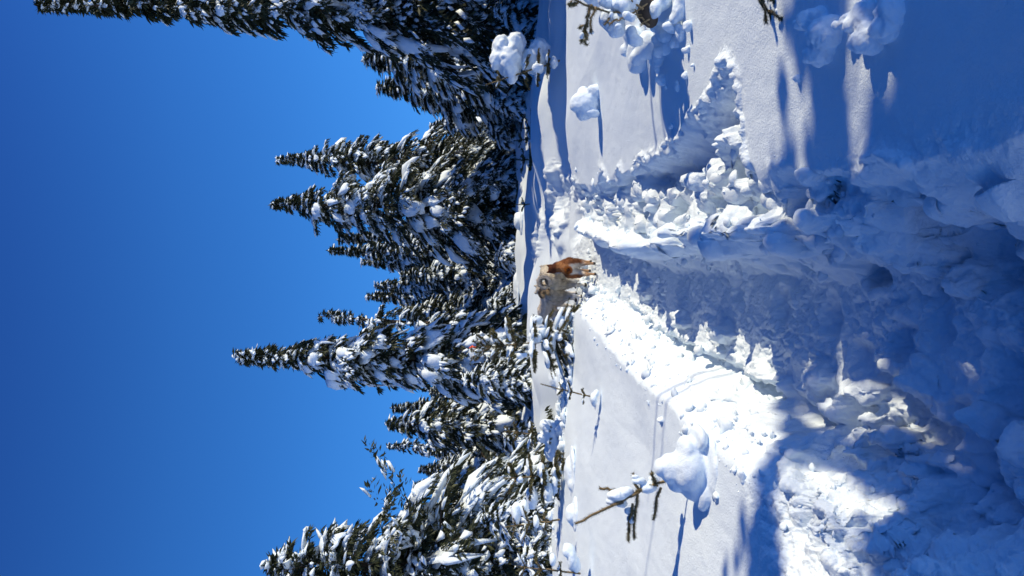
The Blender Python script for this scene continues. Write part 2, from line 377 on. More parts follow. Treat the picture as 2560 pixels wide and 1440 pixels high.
def tree_parts(seed, H, RB, power=.8, dens=1.0, snow=.6, droop=.62, blade=.24, thin=0.0, size=1.0, topround=0.0, padw=1.0, bias=None, lean=(0, 0)):
    rng = np.random.RandomState(seed)
    mt, mc, ms = MB(), MB(), MB()
    kz = np.linspace(0, 1, 14)
    wob = np.stack([rng.normal(0, .012*H/3, 14).cumsum()*.25, rng.normal(0, .012*H/3, 14).cumsum()*.25], 1)*kz[:, None]
    wob += np.outer(kz**1.5, lean)*H
    tube(mt, np.stack([wob[:, 0], wob[:, 1], kz*H*.985 - .3*(1-kz)], 1), np.interp(kz, [0, 1], [.018*H+.03, .012]), 7)
    # boughs
    nb = int(dens*(60+26*H))
    u = rng.uniform(0, 1, nb)**1.12; u = np.clip(u*.985, .012, .985)
    s = 1-u
    L = (RB*(s**power)*(.35+.65*sst(0, .30, s)) + .05*size)*rng.uniform(.50, 1.24, nb)
    mean = rng.uniform(.68, 1.18, 9); L *= np.interp(u, np.linspace(0, 1, 9), mean)
    ph = np.arange(nb)*2.399 + rng.uniform(-.5, .5, nb)
    if bias is not None: L *= 1 + bias[1]*np.cos(ph-bias[0])
    h = u*H
    out = np.stack([np.cos(ph), np.sin(ph), 0*ph], 1); side = np.stack([-np.sin(ph), np.cos(ph), 0*ph], 1)
    a = np.interp(u, [0, .7, 1], [.12, .25, .9]) + rng.uniform(-.15, .15, nb)
    b = droop*np.interp(u, [0, .6, .95, 1], [1.0, 1.0, .8, .3]) + rng.uniform(-.1, .22, nb)
    if thin > 0:   # a few long bare upcurved limbs
        q = rng.uniform(size=nb) < thin; a[q] = .5; b[q] = -.1; L[q] *= 1.25
    cx = np.interp(u, kz, wob[:, 0]); cy = np.interp(u, kz, wob[:, 1])
    def sp(i, t):
        z = h[i] + L[i]*(a[i]*t - b[i]*t*t)
        p = out[i]*(L[i]*t)[..., None]; p[..., 0] += cx[i]; p[..., 1] += cy[i]; p[..., 2] = np.maximum(z, .02)
        tg = out[i] + 0.0; tg[..., 2] = a[i]-2*b[i]*t; tg /= np.linalg.norm(tg, axis=-1, keepdims=True)
        return p, tg
    # limbs
    for i in range(0, nb, 1 if H < 6 else 2):
        tt = np.linspace(0, .95, 4); p, _ = sp(np.full(4, i), tt)
        r0 = .012*size + .010*L[i]
        tube(mt, p, np.linspace(r0, .004*size, 4), 3)
    # needle sprays
    nbl = (10 + 95*L/size*dens**.3).astype(int)
    if thin > 0: nbl[q] = (nbl[q]*.6).astype(int)
    idx = np.repeat(np.arange(nb), nbl); k = len(idx)
    t = rng.uniform(.08, 1, k)**.8; p, tg = sp(idx, t)
    sgn = rng.choice([-1., 1.], k)
    wdt = .30*L[idx]*np.sqrt(np.clip(1.02-t, 0, 1))*rng.uniform(0, 1, k)
    S = side[idx]
    p = p + S*(sgn*wdt)[:, None]; p[:, 2] -= .25*wdt + rng.uniform(0, .05, k)*size
    d = tg*rng.uniform(.35, 1, k)[:, None] + S*(sgn*rng.uniform(.1, .9, k))[:, None] + rng.normal(0, .22, (k, 3))
    d[:, 2] -= rng.uniform(.1, .8, k)
    d /= np.linalg.norm(d, axis=1)[:, None]
    ln = blade*size*rng.uniform(.35, 1.25, k); wd = ln*rng.uniform(.08, .16, k)
    cr = np.cross(d, rng.normal(0, 1, (k, 3))); cr /= np.linalg.norm(cr, axis=1)[:, None]+1e-9
    p[:, 2] = np.maximum(p[:, 2], ln*.8)
    v = np.stack([p, p+d*(ln*.45)[:, None]+cr*wd[:, None], p+d*ln[:, None], p+d*(ln*.45)[:, None]-cr*wd[:, None]], 1)
    mc.add(v.reshape(-1, 3), np.arange(k*4).reshape(-1, 4))
    # snow pads on boughs
    patchy = np.clip(.75+1.5*noise3(np.cos(ph)*1.3+seed, np.sin(ph)*1.3, h*.9/size**.5), .15, 1.4)
    g = np.where(rng.uniform(size=nb) < 1.1*snow*patchy*np.interp(u, [0, .8, 1], [1, .9, .5]))[0]
    if thin > 0: g = g[~q[g]]
    t0 = rng.uniform(.10, .60, len(g)); t1 = np.clip(t0+rng.uniform(.15, .8, len(g)), 0, 1.04); tm = (t0+t1)/2
    p, tg = sp(g, tm); S = side[g]; N = np.cross(tg, S); N *= np.sign(N[:, 2:3]+1e-9)
    hl = np.minimum(L[g]*(t1-t0)*.5*1.1 + .04*size, .75*size+.1)
    wd = np.minimum((.04+.12*L[g]/size**.5)*size*np.exp(np.clip(rng.normal(-.22, .40, len(g)), -1, .35)), hl*.5+.02); wd = np.minimum(wd*padw, padw*(.12+.14*rng.uniform(0, 1, len(g)))*(1 if size >= 1 else size*1.4)); ht = wd*rng.uniform(.45, .85, len(g))
    p = p + N*(ht*.25)[:, None]; p = p + S*(rng.uniform(-.12, .12, len(g))*L[g])[:, None]
    blob_batch(ms, rng, p, tg, S, N, hl, wd, ht, 2, b[g]*.75, .42)
    # small clumps
    n2 = int(nb*(17*snow)); gi = rng.choice(nb, n2, p=L*patchy/(L*patchy).sum()); t = rng.uniform(.2, 1.0, n2); p, tg = sp(gi, t); S = side[gi]
    off = rng.uniform(-.38, .38, n2)*L[gi]*np.sqrt(np.clip(1.05-t, 0, 1)); p = p+S*off[:, None]; p[:, 2] += .02*size-.2*np.abs(off)
    N = np.cross(tg, S); N *= np.sign(N[:, 2:3]+1e-9)
    rr = size*(.016+.085*rng.uniform(0, 1, n2)**2.2)
    blob_batch(ms, rng, p, tg, S, N, rr*rng.uniform(1.2, 3.4, n2), rr, rr*.7, 1, rr*.5, .55)
    return mt, mc, ms

def put_tree(name, label, parts, loc, rz=0, cat='tree', group=None, mats=None, sc=(1, 1, 1)):
    t = thing(name, label, cat, loc, rz, group); t.scale = sc
    mt, mc, ms = parts
    mats = mats or (M_BARK, M_NEED, M_TSNOW)
    if mt.n: mt.build('trunk', mats[0], t)
    mc.build('crown', mats[1], t, smooth=False); ms.build('snow_load', mats[2], t)
    return t
def copy_thing(src, label, loc, rz, sc, group=None):
    r = src.copy(); COL.objects.link(r); r.location = loc; r.rotation_euler = (0, 0, rz); r.scale = sc; r['label'] = label
    if group: r['group'] = group
    for c in list(src.children):
        d = c.copy(); COL.objects.link(d); d.parent = r
    return r
def spot(V, yi, Y):
    x = (720-yi)/F*Y; zb = hz(x, Y)-.05; return x, zb, EYE-(V-HOR)/F*Y - zb
GT = 'snow laden spruces along the far edge of the clearing'
# (V of the tip, picture y of the axis, distance, half width in picture px, options, label)
MAIN = [
 (90, 24, 25, 200, dict(power=1.15, dens=1.5, snow=.85, droop=.8, blade=.30, lean=(0.0, 0)), 'tallest spruce, at the top edge of the picture, its tip far above all the others'),
 (686, 405, 39, 95, dict(power=.62, dens=1.15, snow=.7, droop=.55, padw=1.25), 'broad spruce with a blunt bushy tip, beside the sharper twin tipped one'),
 (670, 520, 37, 130, dict(power=.62, dens=1.25, snow=.9, droop=.5, lean=(.012, 0), padw=1.55), 'widest central spruce with long white snow pads and a thin pointed tip'),
 (578, 893, 27, 105, dict(power=.72, dens=1.3, snow=1.1, droop=.72, blade=.26, padw=1.6), 'spruce with big hooked snow pads standing behind the young fir with the orange tape'),
 (957, 1060, 31, 75, dict(power=.6, dens=1.1, snow=.75, droop=.6, padw=1.3), 'shorter pointed spruce with open sky on both sides of its tip'),
 (665, 1405, 16.5, 215, dict(power=.62, dens=1.5, snow=.7, droop=.45, blade=.20, thin=.07), 'olive green spruce at the picture bottom with long bare limbs against the sky'),
]
for i, (V, yi, Y, hw, op, lab) in enumerate(MAIN):
    x, zb, H = spot(V, yi, Y)
    put_tree('spruce_tree', lab, tree_parts(100+i, H, (1.3 if i else 1.03)*hw/F*Y, **op), (x, Y, zb), cat='tree', group=GT)
PROTO = []
def proto(k):
    op = [dict(power=.75, snow=.8, droop=.6), dict(power=.62, snow=1.0, droop=.7), dict(power=1.0, snow=.6, droop=.45)][k]
    return tree_parts(200+k, 10.0, (1.9, 2.1, 1.1)[k], dens=1.35, padw=1.35, **op)
PT = [None]*3
MORE = [
 (940, 222, 34, 95, 0, 'spruce with a thin needle like tip just below the tallest spruce'),
 (905, 150, 31, 120, 1, 'dark drooping spruce half merged with the flank of the tallest spruce'),
 (1050, 264, 40, 60, 2, 'small sharp tipped spruce in the dark notch under the tallest spruce'),
 (1072, 316, 45, 55, 1, 'low dark spruce in the notch beside the broad blunt tipped one'),
 (1130, 292, 50, 60, 0, 'lowest dark spruce filling the bottom of the first sky notch'),
 (816, 628, 44, 40, 2, 'thin dark spire rising behind the flank of the widest central spruce'),
 (838, 600, 45, 50, 2, 'spire close behind the widest central spruce, nearer its axis than the other spire'),
 (900, 655, 46, 55, 1, 'dark spruce between the widest central one and the dogs, next to the thin spire'),
 (1000, 688, 43, 60, 0, 'lower spruce behind the dogs with blue shaded snow'),
 (934, 716, 47, 60, 1, 'blue shaded spruce with a fine tip right behind the dogs'),
 (914, 742, 49, 55, 0, 'spruce with small lumps on its tip, second behind the dogs'),
 (990, 780, 42, 70, 1, 'spruce in shade behind the scraggly bent one'),
 (1075, 982, 42, 55, 0, 'low snowy spruce at the foot of the one with hooked snow pads'),
 (974, 1018, 35, 42, 2, 'thin spruce pressed against the shorter pointed one, its tip slightly lower'),
 (1086, 1100, 40, 55, 1, 'low spruce with pale snow next to the shorter pointed one'),
 (1068, 1130, 37, 50, 0, 'low spruce with a forked dark tip in the left group'),
 (1046, 1172, 33, 55, 0, 'spruce with fine drooping fringes and an even row of snowy shoots'),
 (1030, 1212, 29, 60, 1, 'spruce with a crooked open tip next to the long limbed olive one'),
 (1120, 1245, 26, 60, 1, 'low spruce tucked under the long bare limbs of the olive one'),
 (1165, 985, 33, 60, 1, 'small rounded spruce heaped with white snow below the hooked snow one'),
 (1190, 230, 33, 80, 1, 'low shaded spruce with bowed snowy limbs beneath the needle tipped one'),
]
for i, (V, yi, Y, hw, k, lab) in enumerate(MORE):
    x, zb, H = spot(V, yi, Y); sc = (1.45*hw/F*Y/(1.9, 2.1, 1.1)[k],)*2 + (H/10.0,)
    if PT[k] is None:
        PT[k] = put_tree('spruce_tree', lab, proto(k), (x, Y, zb), i*1.3, group=GT); PT[k].scale = sc
    else: copy_thing(PT[k], lab, (x, Y, zb), i*1.3, sc, GT)
# the wood behind: reads as one dark mass
wood = MB(); 
rng = np.random.RandomState(3)
wt, wc, wsn = tree_parts(301, 8.0, 2.0, dens=.6, snow=.7)
def merged(mb, mat, name):
    o = MB(); V0 = np.concatenate(mb.v); r2 = np.random.RandomState(5)
    for j in range(46):
        Y = r2.uniform(52, 75); x = np.interp(j+r2.uniform(-.4, .4), [0, 45], [-34, 34]); sc = r2.uniform(.75, 1.15)
        if abs(x/Y*F) > 800: continue
        q = r2.uniform(0, 6.28); c, s = math.cos(q), math.sin(q)
        V1 = V0*sc; V1 = np.stack([V1[:, 0]*c-V1[:, 1]*s+x, V1[:, 0]*s+V1[:, 1]*c+Y, V1[:, 2]+.4], 1)
        b = o.n; o.v.append(V1); o.n += len(V1)
        o.f3 += [f+b for f in mb.f3]; o.f4 += [f+b for f in mb.f4]
    return o.build(name, mat, smooth=name != 'far_wood')
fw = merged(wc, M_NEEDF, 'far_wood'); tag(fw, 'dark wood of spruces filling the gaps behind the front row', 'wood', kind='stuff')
fs = merged(wsn, M_TSNOW, 'snow_load'); fs.parent = fw
# scraggly bent tree
x, zb, H = spot(795, 800, 33)
put_tree('spruce_tree', 'scraggly half bare spruce bent over at its tip, beside the hooked snow one', tree_parts(77, H, 1.1, power=.35, dens=.55, snow=.7, droop=.5, lean=(.06, 0)), (x-.35, 33, zb), group=GT)

# low snow buried spruces and bushes in front of the wood
def bush_parts(seed, H, RB, snow=1.0, size=.5, dens=1.0): return tree_parts(seed, H, RB, power=.5, dens=dens*2.4, snow=1.5*snow, droop=.55, blade=.20/.5*size if size < .5 else .24, size=size)
GB = 'low snow buried spruces in front of the tree row'
BUSH = [
 (1150, 950, 24, 75, 'rounded low spruce heaped with snow at the foot of the hooked snow spruce'),
 (1215, 900, 25, 60, 'low spruce with dark hollow centre beside the heaped rounded one'),
 (1225, 250, 27, 70, 'small fringe of snowy twigs under the shaded spruces'),
 (1215, 330, 34, 60, 'bright lumpy low spruce at the foot of the broad blunt tipped one'),
 (1200, 440, 35, 70, 'bright low spruce drowned in white snow between the two broad ones'),
 (1235, 640, 35, 70, 'brownish low spruce with the yellow twigs right of the dogs'),
 (1190, 1300, 14, 140, 'low spruce with the largest snow loads at the bottom of the picture'),
 (1225, 1180, 17, 80, 'grey green low spruce with a stiff snowy leader'),
 (1240, 120, 20, 90, 'low spruce with bowed snowy limbs at the foot of the tallest spruce'),
 (1255, 1090, 24, 60, 'small snow capped spruce with an orange brown stem'),
 (1290, 1400, 11, 90, 'drooping low spruce at the bottom corner above the near bank'),
 (1215, 760, 33, 60, 'shaded low spruce straight behind the leftmost dog'),
 (1230, 30, 21, 70, 'low snowy spruce at the top edge below the tallest spruce'),
]
for i, (V, yi, Y, hw, lab) in enumerate(BUSH):
    x, zb, H = spot(V, yi, Y)
    put_tree('low_spruce', lab, bush_parts(400+i, H, hw/F*Y, size=.45+.25*(Y > 20)), (x, Y, zb-.1), group=GB)

# ------------------------------------------------------------------ snow blobs by remeshing
def remesh(spheres, voxel, smooth=4, name='tmp'):
    mb = MB(); tv, tf = ICO[3]
    for s in spheres:
        c = np.array(s[:3]); r = np.array(s[3:6]) if len(s) >= 6 else np.array([s[3]]*3)
        mb.add(tv*r+c, tf)
    o = mb.build(name, None)
    md = o.modifiers.new('r', 'REMESH'); md.mode = 'VOXEL'; md.voxel_size = voxel
    if smooth:
        sm = o.modifiers.new('s', 'SMOOTH'); sm.iterations = smooth; sm.factor = .5
    dg = bpy.context.evaluated_depsgraph_get(); me = bpy.data.meshes.new_from_object(o.evaluated_get(dg))
    bpy.data.objects.remove(o)
    v = np.zeros(len(me.vertices)*3, np.float32); me.vertices.foreach_get('co', v); v = v.reshape(-1, 3).astype(float)
    nr = np.zeros(len(v)*3, np.float32); me.vertices.foreach_get('normal', nr); nr = nr.reshape(-1, 3)
    return me, v, nr
def finish(me, v, name, mat, parent=None):
    me.vertices.foreach_set('co', v.astype(np.float32).ravel()); me.update()
    me.polygons.foreach_set('use_smooth', [True]*len(me.polygons)); me.name = name
    me.materials.clear(); me.materials.append(mat)
    o = bpy.data.objects.new(name, me); COL.objects.link(o)
    if parent: o.parent = parent
    return o
def snow_blob(name, sph, voxel=.012, amp=.012, fr=9.0, smooth=6, mat=None, parent=None, seed=0, lump=0.0):
    me, v, nr = remesh(sph, voxel, smooth)
    dsp = amp*fbm(v[:, 0]*fr+seed, v[:, 1]*fr, v[:, 2]*fr, 3)
    if lump: dsp = dsp + lump*billow(v[:, 0]*fr*1.7+seed, v[:, 1]*fr*1.7, v[:, 2]*fr*1.7, 2)
    return finish(me, v+nr*dsp[:, None], name, mat or M_CLUMP, parent)
def cap(o, label, cat='snow mound', group=None):
    return tag(o, label, cat, group)
def on(V, yi, z=.5):
    for _ in range(8):
        x, y = gnd(V, yi, z); z = z*.5+hz(x, y)*.5
    x, y = gnd(V, yi, z); return x, y, hz(x, y)

# pillow on the right bank
x, y, z = on(1497, 262, .78)
k = 1.0
o = snow_blob('snow_mound', [(x+.02, y, z+.13, .12, .12, .15), (x-.05, y+.02, z+.13, .09, .12, .09), (x+.08, y+.02, z+.12, .08, .10, .11), (x-.09, y-.06, z+.07, .045, .06, .07), (x+.13, y+.05, z+.14, .06, .06, .06), (x+.12, y-.07, z+.03, .07, .07, .09), (x-.09, y+.05, z+.15, .05, .05, .045)], .009, .012, 8, 8)
cap(o, 'lone rounded snow pillow on the smooth bank, casting a long blue shadow'); o['group'] = 'snow heaps on the banks'
# big mound on the left bank
x, y, z = on(1775, 1190, .50); s = y/F
def L(V, yi, dy, rx, ry, rz): return (((720-yi)*s), y+dy, z+(1775-V)*s, rx*s, ry*s, rz*s)
o = snow_blob('snow_mound', [L(1735, 1180, .06, 62, 60, 50), L(1690, 1185, .10, 42, 44, 30), L(1662, 1182, .10, 26, 30, 16), L(1725, 1128, .06, 30, 44, 22), L(1755, 1100, .04, 34, 50, 16),
     L(1745, 1225, .08, 40, 50, 34), L(1778, 1180, .02, 95, 80, 12), L(1765, 1240, .04, 46, 50, 20), L(1705, 1225, .12, 26, 36, 22)], .009, .014, 5, 12)
cap(o, 'big smooth snow mound with small dark holes at its foot, below the bare twig'); o['group'] = 'snow heaps on the banks'

FAR = [(1352,728,.2,44,30,'broad smooth snow mound straight behind the dogs'), (1306,552,.3,26,22,'round snow mound at the edge of the wood, cupped like a bowl'), (1300,720,.3,44,12,'long low snow swell far behind the dogs'),
 (1398,948,.4,30,26,'rounded snow hump behind the bare single stem, under the young fir'), (1432,1185,.5,46,20,'lumpy snow drift below the grey green snow capped sapling'), (1492,1004,.5,17,14,'small snow cone at the foot of the bare single stem'),
 (1330,250,.3,50,12,'low snow swell in the shade of the tallest spruce'), (1440,1290,.5,30,26,'snow lump beside the crooked snowy twig')]
for n, (V, yi, g, rw, rh, lab) in enumerate(FAR):
    x, y, z = on(V, yi, g); k = y/F; rr = random.Random(n+40)
    sp = [(x, y+.3*rw*k, z+rh*k*.35, rw*k*.85, rw*k*.8, rh*k*.62), (x, y+.2*rw*k, z, rw*k*1.5, rw*k*1.2, rh*k*.35)] + [(x+rr.uniform(-.6, .6)*rw*k, y+rr.uniform(-.2, .6)*rw*k, z+rr.uniform(.2, .55)*rh*k, rw*k*.4, rw*k*.4, rh*k*.45) for _ in range(3)]
    cap(snow_blob('snow_mound', sp, rw*k*.07, rw*k*.05, 1.6/(rw*k), 7, seed=n, mat=M_CLUMP), lab)['group'] = 'snow heaps on the banks'

# heaps and clods near the right edge
heap = [(2075, 75, .055, .05, .06), (2060, 118, .05, .045, .05), (2045, 40, .04, .04, .06), (2130, 45, .03, .03, .04), (2185, 85, .05, .045, .05), (2225, 55, .045, .04, .04), (2165, 35, .05, .05, .04), (2235, 15, .05, .035, .035)]
for n, (sel, lab) in enumerate(((heap[:4], 'jagged snow block at the top edge of the picture under the dark bough'), (heap[4:], 'rounded snow block at the top edge of the picture nearer the camera'))):
    sp = []
    for (V, yi, a, b, c) in sel:
        xx, yy, zz = on(V+25, yi); sp.append((xx, yy, zz+c*.5, a, b, c))
        xx, yy, zz = on(V+10, yi+12); sp.append((xx, yy, zz+c*.9, a*.5, b*.5, c*.6))
    o = snow_blob('snow_block', sp, .005, .010, 13, 3, lump=.006, seed=n*3.3); cap(o, lab, 'snow block', 'snow heaps on the banks')

# lumps fallen below the snowy bush
FALL = [(1600,140,.16,.14),(1620,110,.13,.12),(1590,95,.12,.12),(1650,130,.07,.08),(1668,75,.08,.10),(1665,110,.07,.08),(1690,60,.06,.10),(1655,195,.04,.07),(1700,80,.05,.05),(1690,215,.035,.03),(1675,312,.025,.025),(1710,185,.03,.025),(1728,158,.015,.02),(1688,100,.05,.05),(1700,20,.08,.07),(1640,160,.05,.05),(1660,215,.02,.02),(1715,120,.03,.03),(1720,60,.04,.05),(1996,190,.022,.022)]
for n, (V, yi, r, hgt) in enumerate(FALL):
    x, y, z = on(V+10, yi, .66)
    rr = random.Random(n)
    sp = [(x, y, z+hgt*.25, r*.75, r*.6, hgt*.6)] + [(x+rr.uniform(-.6, .6)*r, y+rr.uniform(-.6, .6)*r, z+rr.uniform(0, .9)*hgt, r*.45, r*.45, hgt*.4) for _ in range(3)]
    o = snow_blob('snow_lump', sp, max(.005, r*.09), r*.12, .8/r, 4, seed=n)
    LL = ['largest white snow lump, heading the wide blue shadow below the snow laden bush', 'tall white lump beside the largest one under the bush', 'white lump directly under the dark painted hollow of the bush',
     'smooth peaked lump between the wide blue shadow and the thin dark shadows', 'rounded lump right under the bush on the camera side', 'pointed lump behind the smooth peaked one', 'upright rounded lump at the end of the fallen row, near the bush',
     'pale lump standing inside the wide blue shadow', 'soft lump on the open bank, camera side of the bush', 'egg shaped lump with a long thin pointed shadow', 'lone snow ball at the edge of the wide blue shadow',
     'slim lump with a dark streak behind it, next to the egg shaped one', 'tiny snow ball out on the open bank past the fallen row', 'low lump sunk between taller ones near the bush', 'broad soft bulge on the open bank at the picture top',
     'middle sized lump at the near edge of the largest one', 'tiny lump inside the wide blue shadow', 'small round lump between the bush and the tiny snow ball', 'oval lump nearest the camera in the fallen row', 'lone snow ball beside the thin dark shadow lines on the bank']
    tag(o, LL[n], 'snow lump', 'snow lumps fallen below the snow laden bush')

# clods strewn along the trench
def clods():
    rng = np.random.RandomState(11); mb = MB(); P = []
    def strew(n, ya, yb, f, sp, r0, r1):
        y = rng.uniform(ya, yb, n)**1.0; x = f(y)+rng.normal(0, 1, n)*sp; r = rng.uniform(0, 1, n)**5*(r1*1.3-r0)+r0*.7
        P.append((x, y, r))
    strew(260, 2.2, 10, lambda y: np.interp(y, TY, TC)+np.interp(y, TY, TW)+.12, .09, .006, .035)
    strew(160, 2.6, 10, lambda y: np.interp(y, XB_Y, XB)-.12, .14, .006, .035)
    strew(420, 2.4, 10.5, lambda y: (np.interp(y, XL_Y, XL)+np.interp(y, TY, TC)-np.interp(y, TY, TW))/2, .11, .006, .040)
    strew(260, 2.4, 9, lambda y: np.interp(y, XL_Y, XL)-.05, .10, .005, .018)
    strew(600, 10.2, 11.8, lambda y: -np.abs(rng.normal(0, 1.6, len(y)))+.1, .3, .015, .07)
    x = np.concatenate([p[0] for p in P]); y = np.concatenate([p[1] for p in P]); r = np.concatenate([p[2] for p in P])
    z = surf(x, y); k = len(x)
    T = rng.normal(0, 1, (k, 3)); T[:, 2] *= .3; T /= np.linalg.norm(T, axis=1)[:, None]
    N = np.tile([0, 0, 1.0], (k, 1)); S = np.cross(N, T); S /= np.linalg.norm(S, axis=1)[:, None]; N = np.cross(T, S)
    blob_batch(mb, rng, np.stack([x, y, z+r*.2], 1), T, S, N, r*rng.uniform(.9, 1.5, k), r, r*rng.uniform(.6, 1.1, k), 2, None, .35)
    o = mb.build('snow_crumbs', M_CLUMP); tag(o, 'snow crumbs and clods strewn along both edges of the trodden trench', 'snow crumbs', kind='stuff')
clods()

# ------------------------------------------------------------------ twigs and saplings near the camera
def needle_shoot(mn, mw, pts, rad, nl, dens, rng, needle_w=.0016, spread=.9):
    pts = np.asarray(pts, float); tube(mw, pts, rad, 6)
    seg = np.linalg.norm(np.diff(pts, axis=0), axis=1); cum = np.concatenate([[0], np.cumsum(seg)]); n = int(cum[-1]*dens)
    if n < 1: return
    s = rng.uniform(0, cum[-1], n); p = np.stack([np.interp(s, cum, pts[:, i]) for i in range(3)], 1)
    tg = np.stack([np.interp(s, cum, np.gradient(pts[:, i])) for i in range(3)], 1); tg /= np.linalg.norm(tg, axis=1)[:, None]+1e-9
    q = rng.normal(0, 1, (n, 3)); q -= (q*tg).sum(1)[:, None]*tg; q /= np.linalg.norm(q, axis=1)[:, None]+1e-9
    d = q*spread + tg*rng.uniform(.3, .8, n)[:, None]; d /= np.linalg.norm(d, axis=1)[:, None]
    l = nl*rng.uniform(.6, 1.15, n); c = np.cross(d, tg); c /= np.linalg.norm(c, axis=1)[:, None]+1e-9; wv = needle_w
    v = np.stack([p-c*wv, p+c*wv, p+c*wv*.4+d*l[:, None], p-c*wv*.4+d*l[:, None]], 1)
    mn.add(v.reshape(-1, 3), np.arange(4*n).reshape(-1, 4))
def curve(a, b, sag=0.0, n=7, wob=0.0, rng=None):
    a = np.array(a, float); b = np.array(b, float); t = np.linspace(0, 1, n)[:, None]
    p = a+(b-a)*t; p[:, 2] += sag*4*(t*(1-t))[:, 0]
    if rng is not None: p[1:-1] += rng.normal(0, wob, (n-2, 3))
    return p
rng = np.random.RandomState(21)
# bare twig beside the big mound (distance about 4.4 m)
def W(V, yi, Y): return tuple(unp(V, yi, Y))
Yt = 4.25
tw = thing('spruce_sprig', 'thick bare spruce twig with brown stubby needles sticking out beside the big smooth mound', 'twig', W(1700, 1200, Yt))
tw_loc = np.array(tw.location)
mn, mw = MB(), MB()
SH = [((1700,1195,0),(1640,1215,-.02)),((1655,1222,0),(1636,1300,.04)),((1640,1215,-.02),(1590,1235,-.02)),((1645,1218,0),(1632,1185,-.04)),((1600,1232,-.02),(1548,1262,-.03)),
      ((1560,1255,-.03),(1440,1310,-.06)),((1595,1236,-.02),(1588,1348,.03)),((1583,1262,0),(1572,1355,.05)),((1560,1232,0),(1500,1222,.05)),((1600,1232,-.02),(1585,1187,.03)),((1640,1215,-.02),(1600,1232,-.02))]
for (a, b) in SH:
    pa = np.array(W(a[0], a[1], Yt+a[2]))-tw_loc; pb = np.array(W(b[0], b[1], Yt+b[2]))-tw_loc
    needle_shoot(mn, mw, curve(pa, pb, .006, 7, .003, rng), np.linspace(.0085, .0065, 7), .021, 2600, rng, .0015)
mw.build('stem', M_TWIG, tw); mn.build('needles', M_NEEDN, tw, smooth=False)
sc_ = Yt/F
def B(V, yi, dy, rx, ry, rz): p = unp(V, yi, Yt+dy); return (p.x-tw_loc[0], p.y-tw_loc[1], p.z-tw_loc[2], rx*sc_, ry*sc_, rz*sc_)
snow_blob('snow_load', [B(1545, 1240, .0, 14, 22, 28), B(1565, 1232, .0, 13, 18, 20), B(1530, 1255, 0, 9, 14, 14), B(1555, 1262, .04, 10, 16, 16)], .005, .006, 20, 5, parent=tw)
snow_blob('snow_load', [B(1622, 1222, .0, 14, 20, 22), B(1600, 1205, .0, 9, 14, 18), B(1635, 1200, .03, 8, 14, 14), B(1590, 1193, 0, 5, 8, 10)], .005, .006, 20, 5, parent=tw)
snow_blob('snow_load', [B(1580, 1300, .04, 12, 16, 12), B(1578, 1280, .04, 10, 14, 16)], .005, .005, 20, 5, parent=tw)

# sapling twig on the middle left, with whorl
def sprig(name, label, base, tip, Y, whorls, seed, nl=.022, rad=.006, dens=900, loads=(), group=None, sub=0, nw=.0022, cat='sapling', pads=.5):
    PP, PT_, PL = [], [], []
    r2 = np.random.RandomState(seed); o = thing(name, label, cat, W(base[0], base[1], Y), group=group); l0 = np.array(o.location)
    mn, mw = MB(), MB(); a = np.array(W(*base, Y))-l0; b = np.array(W(*tip, Y))-l0
    st = curve(a, b, 0, 9, .006, r2); needle_shoot(mn, mw, st, np.linspace(rad*1.4, rad*.6, 9), nl, dens, r2, nw)
    for (t, n, ln, rise) in whorls:
        p = a+(b-a)*t
        for j in range(n):
            an = j*6.283/n + r2.uniform(-.4, .4); L_ = ln*r2.uniform(.7, 1.2)
            e = p+np.array([math.cos(an)*L_, math.sin(an)*L_, rise*L_])
            c = curve(p, e, .05*L_, 6, .004, r2); needle_shoot(mn, mw, c, np.linspace(rad*.8, rad*.4, 6), nl, dens, r2, nw)
            if pads and r2.uniform() < pads:
                PP.append(c[3]); PT_.append((c[5]-c[1])/np.linalg.norm(c[5]-c[1])); PL.append(L_*r2.uniform(.25, .42))
            for q in range(sub):
                tt = r2.uniform(.35, .9); pp = p+(e-p)*tt; dd = (e-p)*.4*r2.uniform(.6, 1.2); an2 = r2.choice([-1, 1])*.8
                dd = np.array([dd[0]*math.cos(an2)-dd[1]*math.sin(an2), dd[0]*math.sin(an2)+dd[1]*math.cos(an2), dd[2]-.02])
                needle_shoot(mn, mw, curve(pp, pp+dd, 0, 5, .002, r2), np.linspace(rad*.5, rad*.3, 5), nl, dens, r2, nw)
    mw.build('stem', M_TWIG, o); mn.build('needles', M_NEEDN, o, smooth=False)
    if PP:
        P_, T_, L_ = np.array(PP), np.array(PT_), np.array(PL); S_ = np.cross(T_, [0, 0, 1.]); S_ /= np.linalg.norm(S_, axis=1)[:, None]+1e-9; N_ = np.cross(S_, T_); N_ *= np.sign(N_[:, 2:3]+1e-9)
        wd_ = np.minimum(L_*.55, nl*1.5+.01)*r2.uniform(.7, 1.3, len(L_)); P_ = P_+N_*(wd_*.3)[:, None]
        for q in range(len(L_)):
            e = slice(q, q+1); ms = MB(); blob_batch(ms, r2, P_[e], T_[e], S_[e], N_[e], L_[e], wd_[e], wd_[e]*.6, 2, L_[e]*.1, .3); ms.build('snow_load', M_CLUMP, o)
    for g in loads:
        sp = []
        for (V, yi, dy, rx, ry, rz) in g:
            p = unp(V, yi, Y+dy); k = Y/F; sp.append((p.x-l0[0], p.y-l0[1], p.z-l0[2], rx*k, ry*k, rz*k))
        snow_blob('snow_load', sp, .22*min(min(q[3:]) for q in sp)+.003, .25*min(min(q[3:]) for q in sp), 9, 4, parent=o, seed=seed)
    return o
GS = 'young conifers poking out of the snow'
